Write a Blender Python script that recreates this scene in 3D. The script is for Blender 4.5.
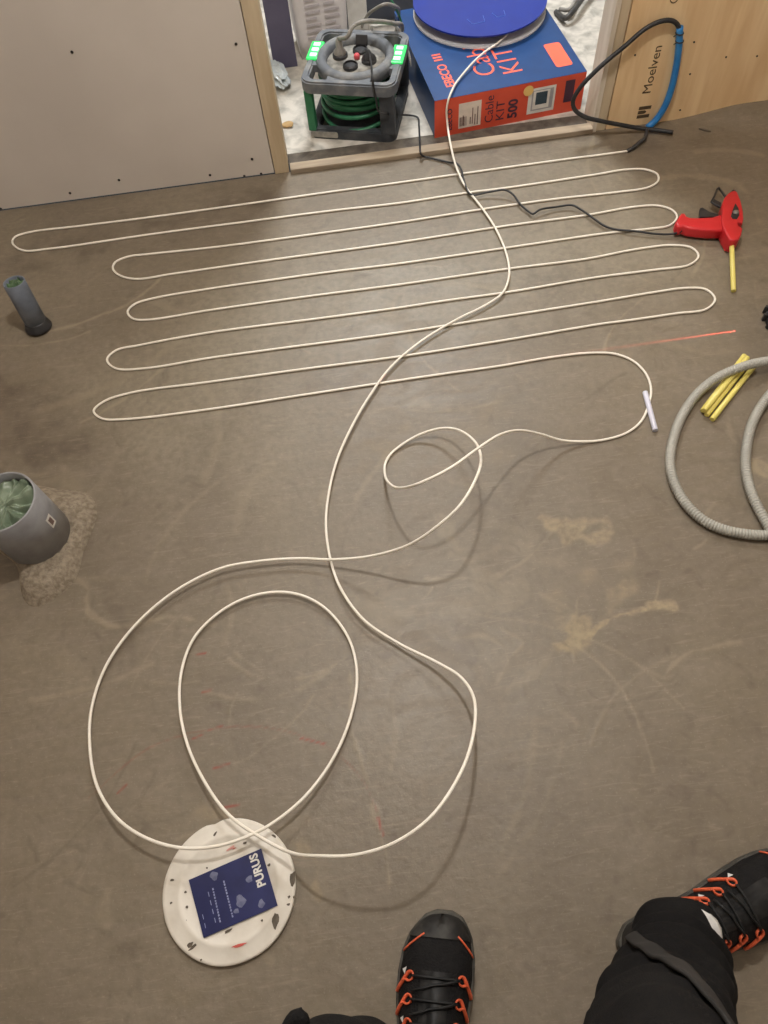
import bpy, bmesh, math, random
import numpy as np
from mathutils import Vector, Matrix, noise as mnoise

for o in list(bpy.data.objects):
    bpy.data.objects.remove(o, do_unlink=True)
scene = bpy.context.scene
col = scene.collection
random.seed(7)

# ------------------------------------------------------------------ camera
F = 760.0; H = 1.3
RC = np.array([[0.9897704, -0.14153684, 0.01794071],
               [-0.13171479, -0.85819618, 0.4961356],
               [-0.05482482, -0.49342339, -0.86805967]])     # world from camera (x right, y down, z forward)
cam_data = bpy.data.cameras.new('camera')
cam = bpy.data.objects.new('camera', cam_data); col.objects.link(cam)
cam_data.sensor_fit = 'VERTICAL'; cam_data.sensor_height = 36.0; cam_data.sensor_width = 27.0
cam_data.lens = F / 1024.0 * 36.0
cam_data.clip_start = 0.02; cam_data.clip_end = 50
mw = Matrix.Identity(4)
for i in range(3):
    mw[i][0] = RC[i, 0]; mw[i][1] = -RC[i, 1]; mw[i][2] = -RC[i, 2]
mw[2][3] = H
cam.matrix_world = mw
scene.camera = cam

# ------------------------------------------------------------------ world, lights, exposure
world = bpy.data.worlds.new('world'); scene.world = world; world.use_nodes = True
world.node_tree.nodes['Background'].inputs[0].default_value = (0.85, 0.93, 1.0, 1)
world.node_tree.nodes['Background'].inputs[1].default_value = 0.05
scene.view_settings.view_transform = 'Standard'
scene.view_settings.look = 'None'
scene.view_settings.gamma = 1.0
scene.view_settings.use_curve_mapping = False
scene.view_settings.exposure = 0.0

def area_light(name, loc, size, power, colour, direction=(0, 0, -1)):
    d = bpy.data.lights.new(name, 'AREA'); d.shape = 'DISK'; d.size = size
    d.energy = power; d.color = colour
    o = bpy.data.objects.new(name, d); col.objects.link(o); o.location = loc
    o.rotation_euler = Vector(direction).to_track_quat('-Z', 'Y').to_euler()
    return o
LAMP = (0.15, 1.0, 2.06)
ld = bpy.data.lights.new('bulb_light', 'POINT'); ld.energy = 62.0; ld.color = (1.0, 0.965, 0.93); ld.shadow_soft_size = 0.05
lo = bpy.data.objects.new('bulb_light', ld); col.objects.link(lo); lo.location = LAMP
HALL = (0.35, 3.05, 2.24)
area_light('hall_lamp_light', HALL, 0.7, 54.0, (0.93, 0.97, 1.0))

# ------------------------------------------------------------------ helpers: projection of measured points
YW = 1.82      # plane of the door wall
def at(x, y, z=0.0):
    r = RC @ np.array([x - 384.0, y - 512.0, F]); t = (z - H) / r[2]
    return Vector((t * r[0], t * r[1], z))
def at_plane(x, y, p, n):
    r = Vector(RC @ np.array([x - 384.0, y - 512.0, F])); c = Vector((0, 0, H)); n = Vector(n)
    return c + r * ((Vector(p) - c).dot(n) / r.dot(n))
def at_y(x, y, yw):
    return at_plane(x, y, (0, yw, 0), (0, 1, 0))

# ------------------------------------------------------------------ helpers: materials
def lin(c):
    return tuple(((v / 255.0) / 12.92 if v / 255.0 <= 0.04045 else ((v / 255.0 + 0.055) / 1.055) ** 2.4) for v in c) + (1.0,)
def mat(name, c1, c2=None, scale=30.0, rough=0.6, metal=0.0, bump=0.0, bscale=120.0, stretch=(1, 1, 1),
        detail=5.0, coat=0.0, trans=0.0, emit=None, estr=0.0, lo=0.35, hi=0.65, rough2=None, dist=0.0):
    m = bpy.data.materials.new(name); m.use_nodes = True
    nt = m.node_tree; b = nt.nodes['Principled BSDF']
    b.inputs['Roughness'].default_value = rough
    b.inputs['Metallic'].default_value = metal
    b.inputs['Coat Weight'].default_value = coat
    b.inputs['Transmission Weight'].default_value = trans
    tc = nt.nodes.new('ShaderNodeTexCoord'); mp = nt.nodes.new('ShaderNodeMapping')
    mp.inputs['Scale'].default_value = stretch
    nt.links.new(tc.outputs['Object'], mp.inputs['Vector'])
    if c2 is None:
        c2 = tuple(min(255, v * 0.88) for v in c1)
    n = nt.nodes.new('ShaderNodeTexNoise'); n.inputs['Scale'].default_value = scale; n.inputs['Detail'].default_value = detail
    n.inputs['Distortion'].default_value = dist
    r = nt.nodes.new('ShaderNodeValToRGB')
    r.color_ramp.elements[0].position = lo; r.color_ramp.elements[1].position = hi
    r.color_ramp.elements[0].color = lin(c1); r.color_ramp.elements[1].color = lin(c2)
    nt.links.new(mp.outputs[0], n.inputs['Vector']); nt.links.new(n.outputs['Fac'], r.inputs['Fac'])
    nt.links.new(r.outputs['Color'], b.inputs['Base Color'])
    if rough2 is not None:
        mr = nt.nodes.new('ShaderNodeMapRange'); mr.inputs['From Min'].default_value = lo; mr.inputs['From Max'].default_value = hi
        mr.inputs['To Min'].default_value = rough; mr.inputs['To Max'].default_value = rough2
        nt.links.new(n.outputs['Fac'], mr.inputs['Value']); nt.links.new(mr.outputs[0], b.inputs['Roughness'])
    if bump:
        n2 = nt.nodes.new('ShaderNodeTexNoise'); n2.inputs['Scale'].default_value = bscale; n2.inputs['Detail'].default_value = 6
        bp = nt.nodes.new('ShaderNodeBump'); bp.inputs['Strength'].default_value = bump; bp.inputs['Distance'].default_value = 0.004
        nt.links.new(mp.outputs[0], n2.inputs['Vector']); nt.links.new(n2.outputs['Fac'], bp.inputs['Height'])
        nt.links.new(bp.outputs[0], b.inputs['Normal'])
    if emit:
        b.inputs['Emission Color'].default_value = lin(emit); b.inputs['Emission Strength'].default_value = estr
    return m

MT = {}
MT['plaster'] = mat('plasterboard', (212, 203, 193), (202, 193, 183), 3.0, 0.85, bump=0.05, bscale=60)
MT['plywood'] = mat('plywood', (242, 212, 166), (228, 192, 144), 5.0, 0.6, stretch=(6, 6, 0.7), bump=0.05, dist=0.6)
MT['stud'] = mat('stud_wood', (208, 190, 160), (186, 165, 134), 8.0, 0.7, stretch=(5, 5, 0.5), bump=0.05)
MT['stud_white'] = mat('planed_wood', (226, 216, 200), (205, 192, 172), 8.0, 0.7, stretch=(5, 5, 0.5))
MT['lath'] = mat('lath_wood', (176, 159, 136), (146, 131, 112), 9.0, 0.75, stretch=(0.6, 6, 6), bump=0.1)
MT['white_wall'] = mat('painted_wall', (215, 212, 205), (205, 201, 194), 3.0, 0.8)
MT['grey_wall'] = mat('primed_wall', (200, 192, 184), (188, 181, 172), 3.0, 0.85)
MT['ceiling'] = mat('ceiling_board', (215, 208, 198), (205, 197, 186), 3.0, 0.85)
MT['hall_floor'] = mat('hall_floor', (206, 200, 190), (150, 146, 138), 26.0, 0.75, bump=0.2, bscale=40, lo=0.4, hi=0.72, dist=0.5)
MT['dirt'] = mat('gap_dirt', (112, 104, 94), (80, 73, 66), 30.0, 0.9, bump=0.4)
MT['cable'] = mat('cream_cable', (246, 240, 228), (240, 233, 218), 40, 0.45)
MT['black_rubber'] = mat('black_rubber', (30, 30, 32), (42, 42, 44), 60, 0.5)
MT['black_plastic'] = mat('black_plastic', (34, 34, 37), (50, 50, 52), 40, 0.45, bump=0.1)
MT['sleeve'] = mat('splice_sleeve', (48, 48, 50), (66, 64, 62), 40, 0.5)
MT['blue_sleeve'] = mat('blue_sleeve', (38, 118, 188), (52, 134, 200), 30, 0.4)
MT['pipe_grey'] = mat('pipe_grey', (156, 157, 160), (140, 140, 142), 25, 0.5, bump=0.05, bscale=30, rough2=0.65)
MT['pipe_dark'] = mat('pipe_dark', (120, 128, 140), (98, 104, 114), 25, 0.5, rough2=0.7)
MT['green_bag'] = mat('green_plastic_bag', (136, 150, 128), (96, 112, 92), 14, 0.3, bump=0.3, bscale=25)
MT['mortar'] = mat('mortar', (154, 142, 124), (122, 110, 93), 110, 0.9, bump=1.0, bscale=150)
MT['white'] = mat('white_print', (228, 226, 220), (215, 212, 205), 40, 0.6)
MT['plate'] = mat('white_plastic', (226, 220, 208), (206, 198, 184), 22, 0.5, bump=0.1, bscale=60, lo=0.45, hi=0.75)
MT['plate_in'] = mat('scuffed_plastic', (218, 213, 204), (190, 184, 174), 30, 0.45, bump=0.2, lo=0.42, hi=0.75)
MT['card'] = mat('navy_card', (20, 28, 78), (30, 38, 92), 30, 0.35, lo=0.4, hi=0.7)
MT['card_print'] = mat('pale_print', (150, 156, 190), (130, 136, 172), 90, 0.6)
MT['scuff'] = mat('grey_scuff', (120, 124, 150), (90, 94, 125), 90, 0.7)
MT['hole'] = mat('dirt_spot', (84, 76, 66), (110, 100, 88), 90, 0.9)
MT['red_mark'] = mat('red_marker', (205, 82, 72), (190, 96, 84), 90, 0.7)
MT['box_blue'] = mat('box_blue', (14, 60, 116), (17, 66, 124), 20, 0.45)
MT['box_orange'] = mat('box_orange', (216, 84, 58), (206, 78, 54), 20, 0.5)
MT['orange_print'] = mat('orange_print', (255, 112, 84), (248, 106, 80), 20, 0.5)
MT['navy_print'] = mat('navy_print', (74, 44, 62), (66, 40, 58), 20, 0.5)
MT['label_paper'] = mat('label_paper', (226, 214, 202), (214, 202, 190), 60, 0.6)
MT['label_ink'] = mat('label_ink', (132, 108, 100), (110, 90, 84), 120, 0.6)
MT['yellow_print'] = mat('yellow_dot', (232, 196, 120), (226, 188, 110), 20, 0.5)
MT['photo_grey'] = mat('photo_grey', (168, 166, 168), (150, 150, 154), 20, 0.5)
MT['screen'] = mat('photo_screen', (44, 62, 74), (58, 78, 90), 60, 0.4)
MT['spool_white'] = mat('spool_white', (226, 224, 226), (212, 210, 212), 12, 0.45)
MT['spool_blue'] = mat('spool_blue', (20, 44, 138), (24, 50, 146), 12, 0.35)
MT['spool_line'] = mat('spool_line', (90, 126, 210), (80, 116, 200), 12, 0.4)
MT['reel_grey'] = mat('reel_grey', (98, 102, 108), (140, 140, 138), 26, 0.6, bump=0.15, rough2=0.85, lo=0.45, hi=0.72)
MT['reel_dark'] = mat('reel_dark', (52, 56, 62), (84, 86, 88), 26, 0.6, bump=0.15, lo=0.45, hi=0.75)
MT['reel_dust'] = mat('reel_dust', (168, 164, 154), (122, 120, 116), 40, 0.8, lo=0.4, hi=0.62)
MT['reel_green'] = mat('reel_green', (40, 110, 72), (52, 120, 84), 26, 0.5)
MT['green_cable'] = mat('green_cable', (34, 104, 70), (52, 120, 86), 30, 0.45)
MT['led_base'] = mat('led_green', (60, 190, 90), (60, 200, 90), 20, 0.3, emit=(40, 235, 110), estr=0.75)
MT['led'] = mat('led_lit', (190, 255, 190), (190, 255, 190), 20, 0.3, emit=(150, 255, 170), estr=2.0)
MT['red_button'] = mat('red_button', (220, 90, 96), (206, 76, 84), 20, 0.4)
MT['grey_cord'] = mat('grey_cord', (150, 146, 140), (126, 122, 116), 40, 0.6)
MT['white_cord'] = mat('white_cord', (222, 220, 214), (205, 203, 196), 40, 0.5)
MT['sack'] = mat('paper_sack', (226, 222, 224), (212, 208, 210), 10, 0.7, bump=0.2, bscale=12)
MT['sack_print'] = mat('sack_print', (196, 190, 196), (186, 180, 186), 200, 0.7)
MT['slate'] = mat('slate_panel', (92, 88, 112), (80, 77, 100), 10, 0.6)
MT['tool_case'] = mat('tool_case', (60, 66, 80), (78, 82, 92), 14, 0.6)
MT['plastic_wrap'] = mat('plastic_wrap', (205, 212, 214), (175, 184, 190), 20, 0.2, bump=0.5, bscale=30)
MT['chip'] = mat('wood_chip', (188, 156, 108), (168, 136, 92), 40, 0.8)
MT['gun_red'] = mat('gun_red', (204, 40, 46), (192, 34, 40), 12, 0.38)
MT['glue_yellow'] = mat('glue_yellow', (238, 224, 128), (230, 214, 112), 20, 0.35)
MT['glue_white'] = mat('glue_white', (222, 222, 236), (206, 206, 224), 20, 0.3)
MT['conduit'] = mat('conduit_grey', (176, 174, 165), (166, 164, 155), 20, 0.5)
MT['shoe_black'] = mat('shoe_textile', (15, 14, 15), (23, 22, 22), 120, 0.75, bump=0.4, bscale=400)
MT['shoe_cap'] = mat('shoe_toe_cap', (34, 33, 32), (74, 72, 68), 24, 0.55, lo=0.45, hi=0.8, bump=0.1)
MT['shoe_sole'] = mat('shoe_sole', (76, 73, 66), (58, 56, 51), 30, 0.75, bump=0.2)
MT['orange_loop'] = mat('orange_loop', (226, 104, 66), (206, 88, 54), 60, 0.5)
MT['reflective'] = mat('reflective_white', (225, 225, 222), (210, 210, 208), 60, 0.4)
MT['lace'] = mat('black_lace', (24, 24, 25), (40, 40, 40), 60, 0.5)
MT['trousers'] = mat('work_trousers', (15, 14, 15), (24, 23, 23), 9, 0.9, bump=0.4, bscale=500)
MT['band'] = mat('worn_sheen_band', (52, 49, 47), (36, 34, 33), 14, 0.75)  # lighter grey carries the painted sheen of the worn stripe
MT['sock'] = mat('white_sock', (214, 212, 208), (196, 194, 190), 90, 0.9, bump=0.3)
MT['metal'] = mat('grey_metal', (150, 148, 144), (130, 128, 124), 40, 0.4, metal=0.6)
MT['lamp_body'] = mat('lamp_body', (230, 230, 228), (224, 224, 222), 10, 0.5)
MT['lamp_glass'] = mat('lamp_glass', (245, 242, 235), (245, 242, 235), 10, 0.4, emit=(255, 244, 225), estr=3.0)
for k_ in ('trousers', 'shoe_black', 'lace', 'shoe_cap'):
    MT[k_].node_tree.nodes['Principled BSDF'].inputs['Specular IOR Level'].default_value = 0.22
MT['screw'] = mat('screw_dark', (38, 34, 32), (52, 47, 44), 60, 0.5, metal=0.5)

# ------------------------------------------------------------------ helpers: meshes
def add(name, me, m, parent=None, loc=None, rot=None, smooth=False):
    if isinstance(m, str): m = MT[m]
    if m is not None:
        me.materials.clear(); me.materials.append(m)
    me.name = name
    if smooth:
        me.polygons.foreach_set('use_smooth', [True] * len(me.polygons))
    o = bpy.data.objects.new(name, me); col.objects.link(o)
    if parent: o.parent = parent
    if loc is not None: o.location = loc
    if rot is not None: o.rotation_euler = rot
    return o
def pyd(verts, faces):
    me = bpy.data.meshes.new('m'); me.from_pydata([tuple(v) for v in verts], [], faces); me.update(); return me
def from_bm(bm):
    bmesh.ops.recalc_face_normals(bm, faces=bm.faces[:])
    me = bpy.data.meshes.new('m'); bm.to_mesh(me); bm.free(); return me
def empty(name, loc, rz=0.0):
    o = bpy.data.objects.new(name, None); col.objects.link(o); o.location = loc; o.rotation_euler = (0, 0, rz)
    o.empty_display_size = 0.05; return o
def tag(o, label, cat, group=None, kind=None):
    o['label'] = label
    if cat: o['category'] = cat
    if group: o['group'] = group
    if kind: o['kind'] = kind
    return o
def box_me(x0, x1, y0, y1, z0, z1, bevel=0.0, seg=2):
    bm = bmesh.new(); bmesh.ops.create_cube(bm, size=1)
    for v in bm.verts:
        v.co = Vector(((x0 + x1) / 2 + v.co.x * (x1 - x0), (y0 + y1) / 2 + v.co.y * (y1 - y0), (z0 + z1) / 2 + v.co.z * (z1 - z0)))
    if bevel: bmesh.ops.bevel(bm, geom=bm.edges[:], offset=bevel, segments=seg, affect='EDGES', profile=0.6)
    return from_bm(bm)
def spline(P, step=0.008):
    """Catmull-Rom through P, resampled about every step metres."""
    P = [Vector(p) for p in P]; out = []
    for i in range(len(P) - 1):
        p0 = P[i - 1] if i else P[i] * 2 - P[i + 1]
        p1, p2 = P[i], P[i + 1]
        p3 = P[i + 2] if i + 2 < len(P) else P[i + 1] * 2 - P[i]
        # centripetal parametrisation
        t0 = 0; t1 = t0 + max(1e-4, (p1 - p0).length ** 0.5); t2 = t1 + max(1e-4, (p2 - p1).length ** 0.5); t3 = t2 + max(1e-4, (p3 - p2).length ** 0.5)
        n = max(1, int((p2 - p1).length / step + 0.5))
        for k in range(n):
            t = t1 + (t2 - t1) * k / n
            a1 = p0 * ((t1 - t) / (t1 - t0)) + p1 * ((t - t0) / (t1 - t0))
            a2 = p1 * ((t2 - t) / (t2 - t1)) + p2 * ((t - t1) / (t2 - t1))
            a3 = p2 * ((t3 - t) / (t3 - t2)) + p3 * ((t - t2) / (t3 - t2))
            b1 = a1 * ((t2 - t) / (t2 - t0)) + a2 * ((t - t0) / (t2 - t0))
            b2 = a2 * ((t3 - t) / (t3 - t1)) + a3 * ((t - t1) / (t3 - t1))
            out.append(b1 * ((t2 - t) / (t2 - t1)) + b2 * ((t - t1) / (t2 - t1)))
    out.append(P[-1]); return out
def tube_me(P, r, sides=8, closed=False, flat=1.0):
    """P points, r radius or list/func of index; flat scales the vertical axis"""
    P = [Vector(p) for p in P]; n = len(P); V = []; Fc = []
    for i in range(n):
        a = P[(i - 1) % n] if (i or closed) else P[0]; b = P[(i + 1) % n] if (i < n - 1 or closed) else P[-1]
        t = (b - a).normalized() if (b - a).length > 1e-9 else Vector((1, 0, 0))
        if i == 0:
            up = Vector((0, 0, 1)) if abs(t.z) < 0.9 else Vector((0, 1, 0))
            u = t.cross(up).normalized()
        else:
            u = (u - t * u.dot(t))
            u = u.normalized() if u.length > 1e-6 else t.orthogonal().normalized()
        w = u.cross(t).normalized()
        rr = r(i) if callable(r) else (r[i] if isinstance(r, (list, tuple)) else r)
        for k in range(sides):
            an = 2 * math.pi * k / sides
            V.append(P[i] + u * (rr * math.cos(an)) + w * (rr * flat * math.sin(an)))
    m = n if closed else n - 1
    for i in range(m):
        j = (i + 1) % n
        for k in range(sides):
            Fc.append((i * sides + k, i * sides + (k + 1) % sides, j * sides + (k + 1) % sides, j * sides + k))
    if not closed:
        Fc.append(tuple(range(sides - 1, -1, -1))); Fc.append(tuple((n - 1) * sides + k for k in range(sides)))
    return pyd(V, Fc)
def tube(name, P, r, m, parent=None, sides=8, closed=False, flat=1.0, own=True):
    P = [Vector(p) for p in P]; base = Vector((0, 0, 0))
    if own and parent is None: base = Vector((P[0].x, P[0].y, 0))
    o = add(name, tube_me([p - base for p in P], r, sides, closed, flat), m, parent, smooth=True)
    o.location = base; return o
def lathe_me(prof, n=32, cx=0, cy=0, sx=1, sy=1):
    V = []; Fc = []
    for (r, z) in prof:
        for k in range(n):
            a = 2 * math.pi * k / n; V.append((cx + r * sx * math.cos(a), cy + r * sy * math.sin(a), z))
    for i in range(len(prof) - 1):
        for k in range(n):
            Fc.append((i * n + k, i * n + (k + 1) % n, (i + 1) * n + (k + 1) % n, (i + 1) * n + k))
    if prof[0][0] > 1e-6 and prof[0] != prof[-1]: Fc.append(tuple(range(n - 1, -1, -1)))
    if prof[-1][0] > 1e-6 and prof[0] != prof[-1]: Fc.append(tuple((len(prof) - 1) * n + k for k in range(n)))
    me = pyd(V, Fc); bm = bmesh.new(); bm.from_mesh(me)
    bmesh.ops.remove_doubles(bm, verts=bm.verts[:], dist=1e-6)
    return from_bm(bm)
def prism_me(poly, z0, z1, bevel=0.0, seg=3):
    bm = bmesh.new(); vs = [bm.verts.new((p[0], p[1], z0)) for p in poly]; f = bm.faces.new(vs)
    ex = bmesh.ops.extrude_face_region(bm, geom=[f])
    for g in ex['geom']:
        if isinstance(g, bmesh.types.BMVert): g.co.z = z1
    if bevel:
        es = [e for e in bm.edges if abs(e.verts[0].co.z - e.verts[1].co.z) < 1e-7]
        bmesh.ops.bevel(bm, geom=es, offset=bevel, segments=seg, affect='EDGES', profile=0.5, clamp_overlap=True)
    return from_bm(bm)
def frame_me(me, o, d, u):
    """map x->d, y->u, z->d x u at origin o"""
    d = Vector(d).normalized(); u = Vector(u).normalized(); n = d.cross(u); o = Vector(o)
    for v in me.vertices: v.co = o + d * v.co.x + u * v.co.y + n * v.co.z
    return me
def text(name, s, size, o, d, u, m, parent=None, align='LEFT', bold=0.0, sx=1.0, space=1.0):
    cu = bpy.data.curves.new('t', 'FONT'); cu.body = s; cu.size = size; cu.align_x = align; cu.offset = bold
    cu.space_character = space; cu.resolution_u = 3; cu.extrude = 0.00015
    to = bpy.data.objects.new('t', cu); col.objects.link(to)
    bpy.context.view_layer.update()
    me = bpy.data.meshes.new_from_object(to.evaluated_get(bpy.context.evaluated_depsgraph_get()))
    bpy.data.objects.remove(to); bpy.data.curves.remove(cu)
    for v in me.vertices: v.co.x *= sx
    frame_me(me, o, d, u)
    return add(name, me, m, parent)
def decal(name, w, h, o, d, u, m, parent=None, bev=0.0, t=0.0004):
    """flat printed rectangle / sticker with slight thickness, lower left corner at o"""
    if bev:
        pts = []
        for (cx, cy, a0) in ((w - bev, h - bev, 0), (bev, h - bev, 90), (bev, bev, 180), (w - bev, bev, 270)):
            for k in range(5):
                a = math.radians(a0 + k * 22.5); pts.append((cx + bev * math.cos(a), cy + bev * math.sin(a)))
    else: pts = [(0, 0), (w, 0), (w, h), (0, h)]
    return add(name, frame_me(prism_me(pts, 0, t), o, d, u), m, parent)
def struct(o, label, cat):
    return tag(o, label, cat, kind='structure')

# ------------------------------------------------------------------ floor with trowelled screed
RNG = np.random.RandomState(3)
def vnoise(x, y, sc, seed=0):
    r = np.random.RandomState(seed); G = r.rand(256, 256)
    u = x * sc + 57.3; v = y * sc + 91.7
    i = np.floor(u).astype(int); j = np.floor(v).astype(int); fu = u - i; fv = v - j
    fu = fu * fu * (3 - 2 * fu); fv = fv * fv * (3 - 2 * fv)
    g = lambda a, b: G[a % 256, b % 256]
    return (g(i, j) * (1 - fu) + g(i + 1, j) * fu) * (1 - fv) + (g(i, j + 1) * (1 - fu) + g(i + 1, j + 1) * fu) * fv
def fbm(x, y, sc, seed=0, o=4):
    t = 0; a = 0.5; n = 0
    for k in range(o):
        t = t + a * vnoise(x, y, sc * 2 ** k, seed + k); n += a; a *= 0.5
    return t / n
fine = 0.0034
xs = np.concatenate([np.linspace(-1.25, -0.97, 8)[:-1], np.arange(-0.97, 1.32, fine), np.linspace(1.325, 1.6, 8)])
ys = np.concatenate([np.linspace(-1.1, -0.25, 10)[:-1], np.arange(-0.25, YW, fine), [YW, YW + 0.0]])[:-1]
GX, GY = np.meshgrid(xs, ys); nx, ny = len(xs), len(ys)
wx = GX + (fbm(GX, GY, 9, 11) - 0.5) * 0.06; wy = GY + (fbm(GX, GY, 9, 21) - 0.5) * 0.06
n_f = fbm(GX, GY, 28, 31); n_m = fbm(GX, GY, 10, 41); n_l = fbm(GX, GY, 2.6, 51)
def sm(v): v = np.clip(v, 0, 1); return v * v * (3 - 2 * v)
dry = np.zeros(GX.shape); wet = np.zeros(GX.shape); red = np.zeros(GX.shape); swl = np.zeros(GX.shape); grd = np.zeros(GX.shape); scu = np.zeros(GX.shape)
def stroke(A, P, w, s, soft=0.01, na=0.0, warp=0.5):
    """soft stroke of half-width w along world points P, edge broken by noise"""
    mg = w + soft + na + 0.05
    x0, x1 = np.searchsorted(xs, [min(p.x for p in P) - mg, max(p.x for p in P) + mg])
    y0, y1 = np.searchsorted(ys, [min(p.y for p in P) - mg, max(p.y for p in P) + mg])
    if x1 <= x0 or y1 <= y0: return
    W = (slice(y0, y1), slice(x0, x1))
    X = GX[W] + (wx[W] - GX[W]) * warp; Y = GY[W] + (wy[W] - GY[W]) * warp
    D = np.full(X.shape, 9.0)
    for a, b in zip(P[:-1], P[1:]):
        dx, dy = b.x - a.x, b.y - a.y; L = dx * dx + dy * dy + 1e-12
        t = np.clip(((X - a.x) * dx + (Y - a.y) * dy) / L, 0, 1)
        D = np.minimum(D, np.hypot(X - a.x - t * dx, Y - a.y - t * dy))
    A[W] = np.maximum(A[W], sm((w + (0.6 * soft if w < 0.009 and A is not dry else 0) - D + (n_f[W] - 0.5) * na) / soft) * s)
def paint(A, px, w, s, soft=0.01, na=0.0, warp=0.5):
    P = [at(*p) for p in px]
    if len(P) > 2: P = spline(P, 0.02)
    stroke(A, P, w, s, soft, na, warp)
# random trowel arcs over the whole screed: pale ridges and faint darker scuffs
R_ = random.Random(12)
for k in range(150):
    c = Vector((R_.uniform(-0.9, 1.25), R_.uniform(-0.15, 1.7), 0)); r = R_.uniform(0.08, 0.5); a0 = R_.uniform(0, 6.28); sp_a = R_.uniform(0.25, 1.1)
    P = [c + Vector((math.cos(a0 + sp_a * t) * r, math.sin(a0 + sp_a * t) * r * 0.8, 0)) for t in np.linspace(0, 1, 9)]
    w = R_.choice((0.001, 0.0015, 0.002, 0.004, 0.008)); st = R_.uniform(0.18, 0.55) * (0.6 if w > .003 else 1)
    stroke(swl if k % 3 else scu, P, w, st, w + 0.004, w * 1.5 + 0.004, 0.3)
# dried pale film
paint(dry, [(543, 521), (608, 522)], 0.022, 0.7, 0.02, 0.085)
paint(dry, [(568, 535), (602, 536)], 0.02, 0.65, 0.018, 0.06)
paint(dry, [(556, 646), (574, 640), (577, 624)], 0.022, 0.8, 0.014, 0.07)
paint(dry, [(586, 636), (602, 622), (625, 616), (648, 610), (670, 605)], 0.008, 0.9, 0.006, 0.03)
paint(dry, [(652, 606), (672, 603)], 0.014, 0.9, 0.006, 0.02)
paint(dry, [(657, 600), (660, 582)], 0.005, 0.8, 0.005, 0.01)
paint(dry, [(600, 616), (622, 598), (634, 582)], 0.02, 0.5, 0.03, 0.08)
paint(dry, [(560, 618), (560, 590), (600, 572), (632, 566)], 0.03, 0.32, 0.05, 0.09)
paint(dry, [(634, 566), (637, 546)], 0.006, 0.45, 0.008, 0.02)
paint(dry, [(752, 462), (768, 475)], 0.02, 0.65, 0.02, 0.06)
paint(dry, [(303, 850), (318, 868), (310, 888)], 0.014, 0.5, 0.015, 0.06)
paint(dry, [(205, 806), (222, 812)], 0.02, 0.45, 0.03, 0.06)
paint(dry, [(390, 455), (440, 440), (500, 428)], 0.06, 0.22, 0.1, 0.2)
# damp, darker zones
paint(wet, [(-60, 300), (60, 250), (150, 225), (280, 195)], 0.09, 0.85, 0.2, 0.25)
paint(wet, [(-60, 380), (20, 400), (40, 440), (80, 450)], 0.10, 0.8, 0.16, 0.25)
paint(wet, [(-40, 620), (30, 610), (70, 580)], 0.03, 0.5, 0.1, 0.15)
paint(wet, [(300, 190), (400, 170), (430, 165)], 0.03, 0.45, 0.08, 0.15)
paint(wet, [(455, 152), (600, 136)], 0.008, 0.7, 0.03, 0.08)
paint(wet, [(535, 285), (575, 272)], 0.05, 0.35, 0.05, 0.16)
paint(wet, [(410, 290), (440, 287)], 0.02, 0.4, 0.03, 0.06)
paint(wet, [(620, 150), (700, 140), (768, 150)], 0.06, 0.6, 0.14, 0.2)
paint(wet, [(680, 165), (768, 260), (790, 400)], 0.06, 0.45, 0.3, 0.2)
paint(wet, [(40, 600), (75, 570), (92, 520)], 0.008, 0.7, 0.03, 0.02)
paint(wet, [(340, 660), (420, 640), (470, 655)], 0.012, 0.3, 0.02, 0.06, 1.0)
paint(wet, [(-20, 430), (60, 470), (110, 440)], 0.02, 0.5, 0.1, 0.2)
# worn grey screed in the cabled zone
paint(grd, [(160, 400), (300, 300), (450, 280), (640, 240)], 0.34, 1.0, 0.35, 0.25)
paint(grd, [(420, 200), (600, 180), (640, 240)], 0.16, 1.0, 0.25, 0.25)
# trowel swirls
SW = [([(78, 575), (90, 590), (86, 612), (100, 624), (125, 630), (175, 618), (215, 622)], .008, .5),
      ([(200, 690), (240, 700), (290, 690), (330, 668)], .006, .35), ([(228, 655), (250, 672), (290, 678), (330, 665), (345, 655)], .005, .4),
      ([(344, 660), (352, 685), (355, 720), (366, 760), (380, 810), (388, 850), (390, 880)], .006, .45),
      ([(225, 640), (240, 655), (262, 672)], .005, .4), ([(120, 676), (160, 680), (200, 679)], .003, .3),
      ([(440, 520), (480, 585), (500, 600)], .02, .3), ([(450, 640), (480, 632), (505, 650), (495, 680)], .006, .35),
      ([(500, 660), (520, 640), (500, 625)], .004, .3), ([(360, 600), (400, 615), (460, 610), (520, 585)], .02, .22),
      ([(330, 480), (320, 500), (325, 520)], .01, .3), ([(380, 410), (420, 405), (470, 412)], .02, .25),
      ([(665, 675), (690, 655), (740, 640)], .004, .4), ([(640, 670), (665, 680)], .003, .3),
      ([(530, 720), (525, 780), (500, 850)], .01, .18), ([(560, 740), (545, 800), (500, 870)], .005, .15),
      ([(700, 380), (720, 400), (735, 440)], .006, .25), ([(395, 700), (400, 730), (395, 770)], .006, .2),
      ([(0, 650), (60, 660), (100, 690)], .02, .15), ([(60, 470), (70, 500), (60, 520)], .02, .3),
      ([(560, 640), (540, 670), (500, 690)], .01, .2), ([(470, 560), (520, 545), (560, 560)], .02, .2),
      ([(540, 590), (570, 610), (555, 625)], .006, .25), ([(680, 250), (720, 262), (768, 250)], .012, .25),
      ([(640, 180), (700, 178), (745, 190), (765, 230)], .012, .28), ([(660, 340), (700, 352), (740, 345)], .012, .2)]
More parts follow.
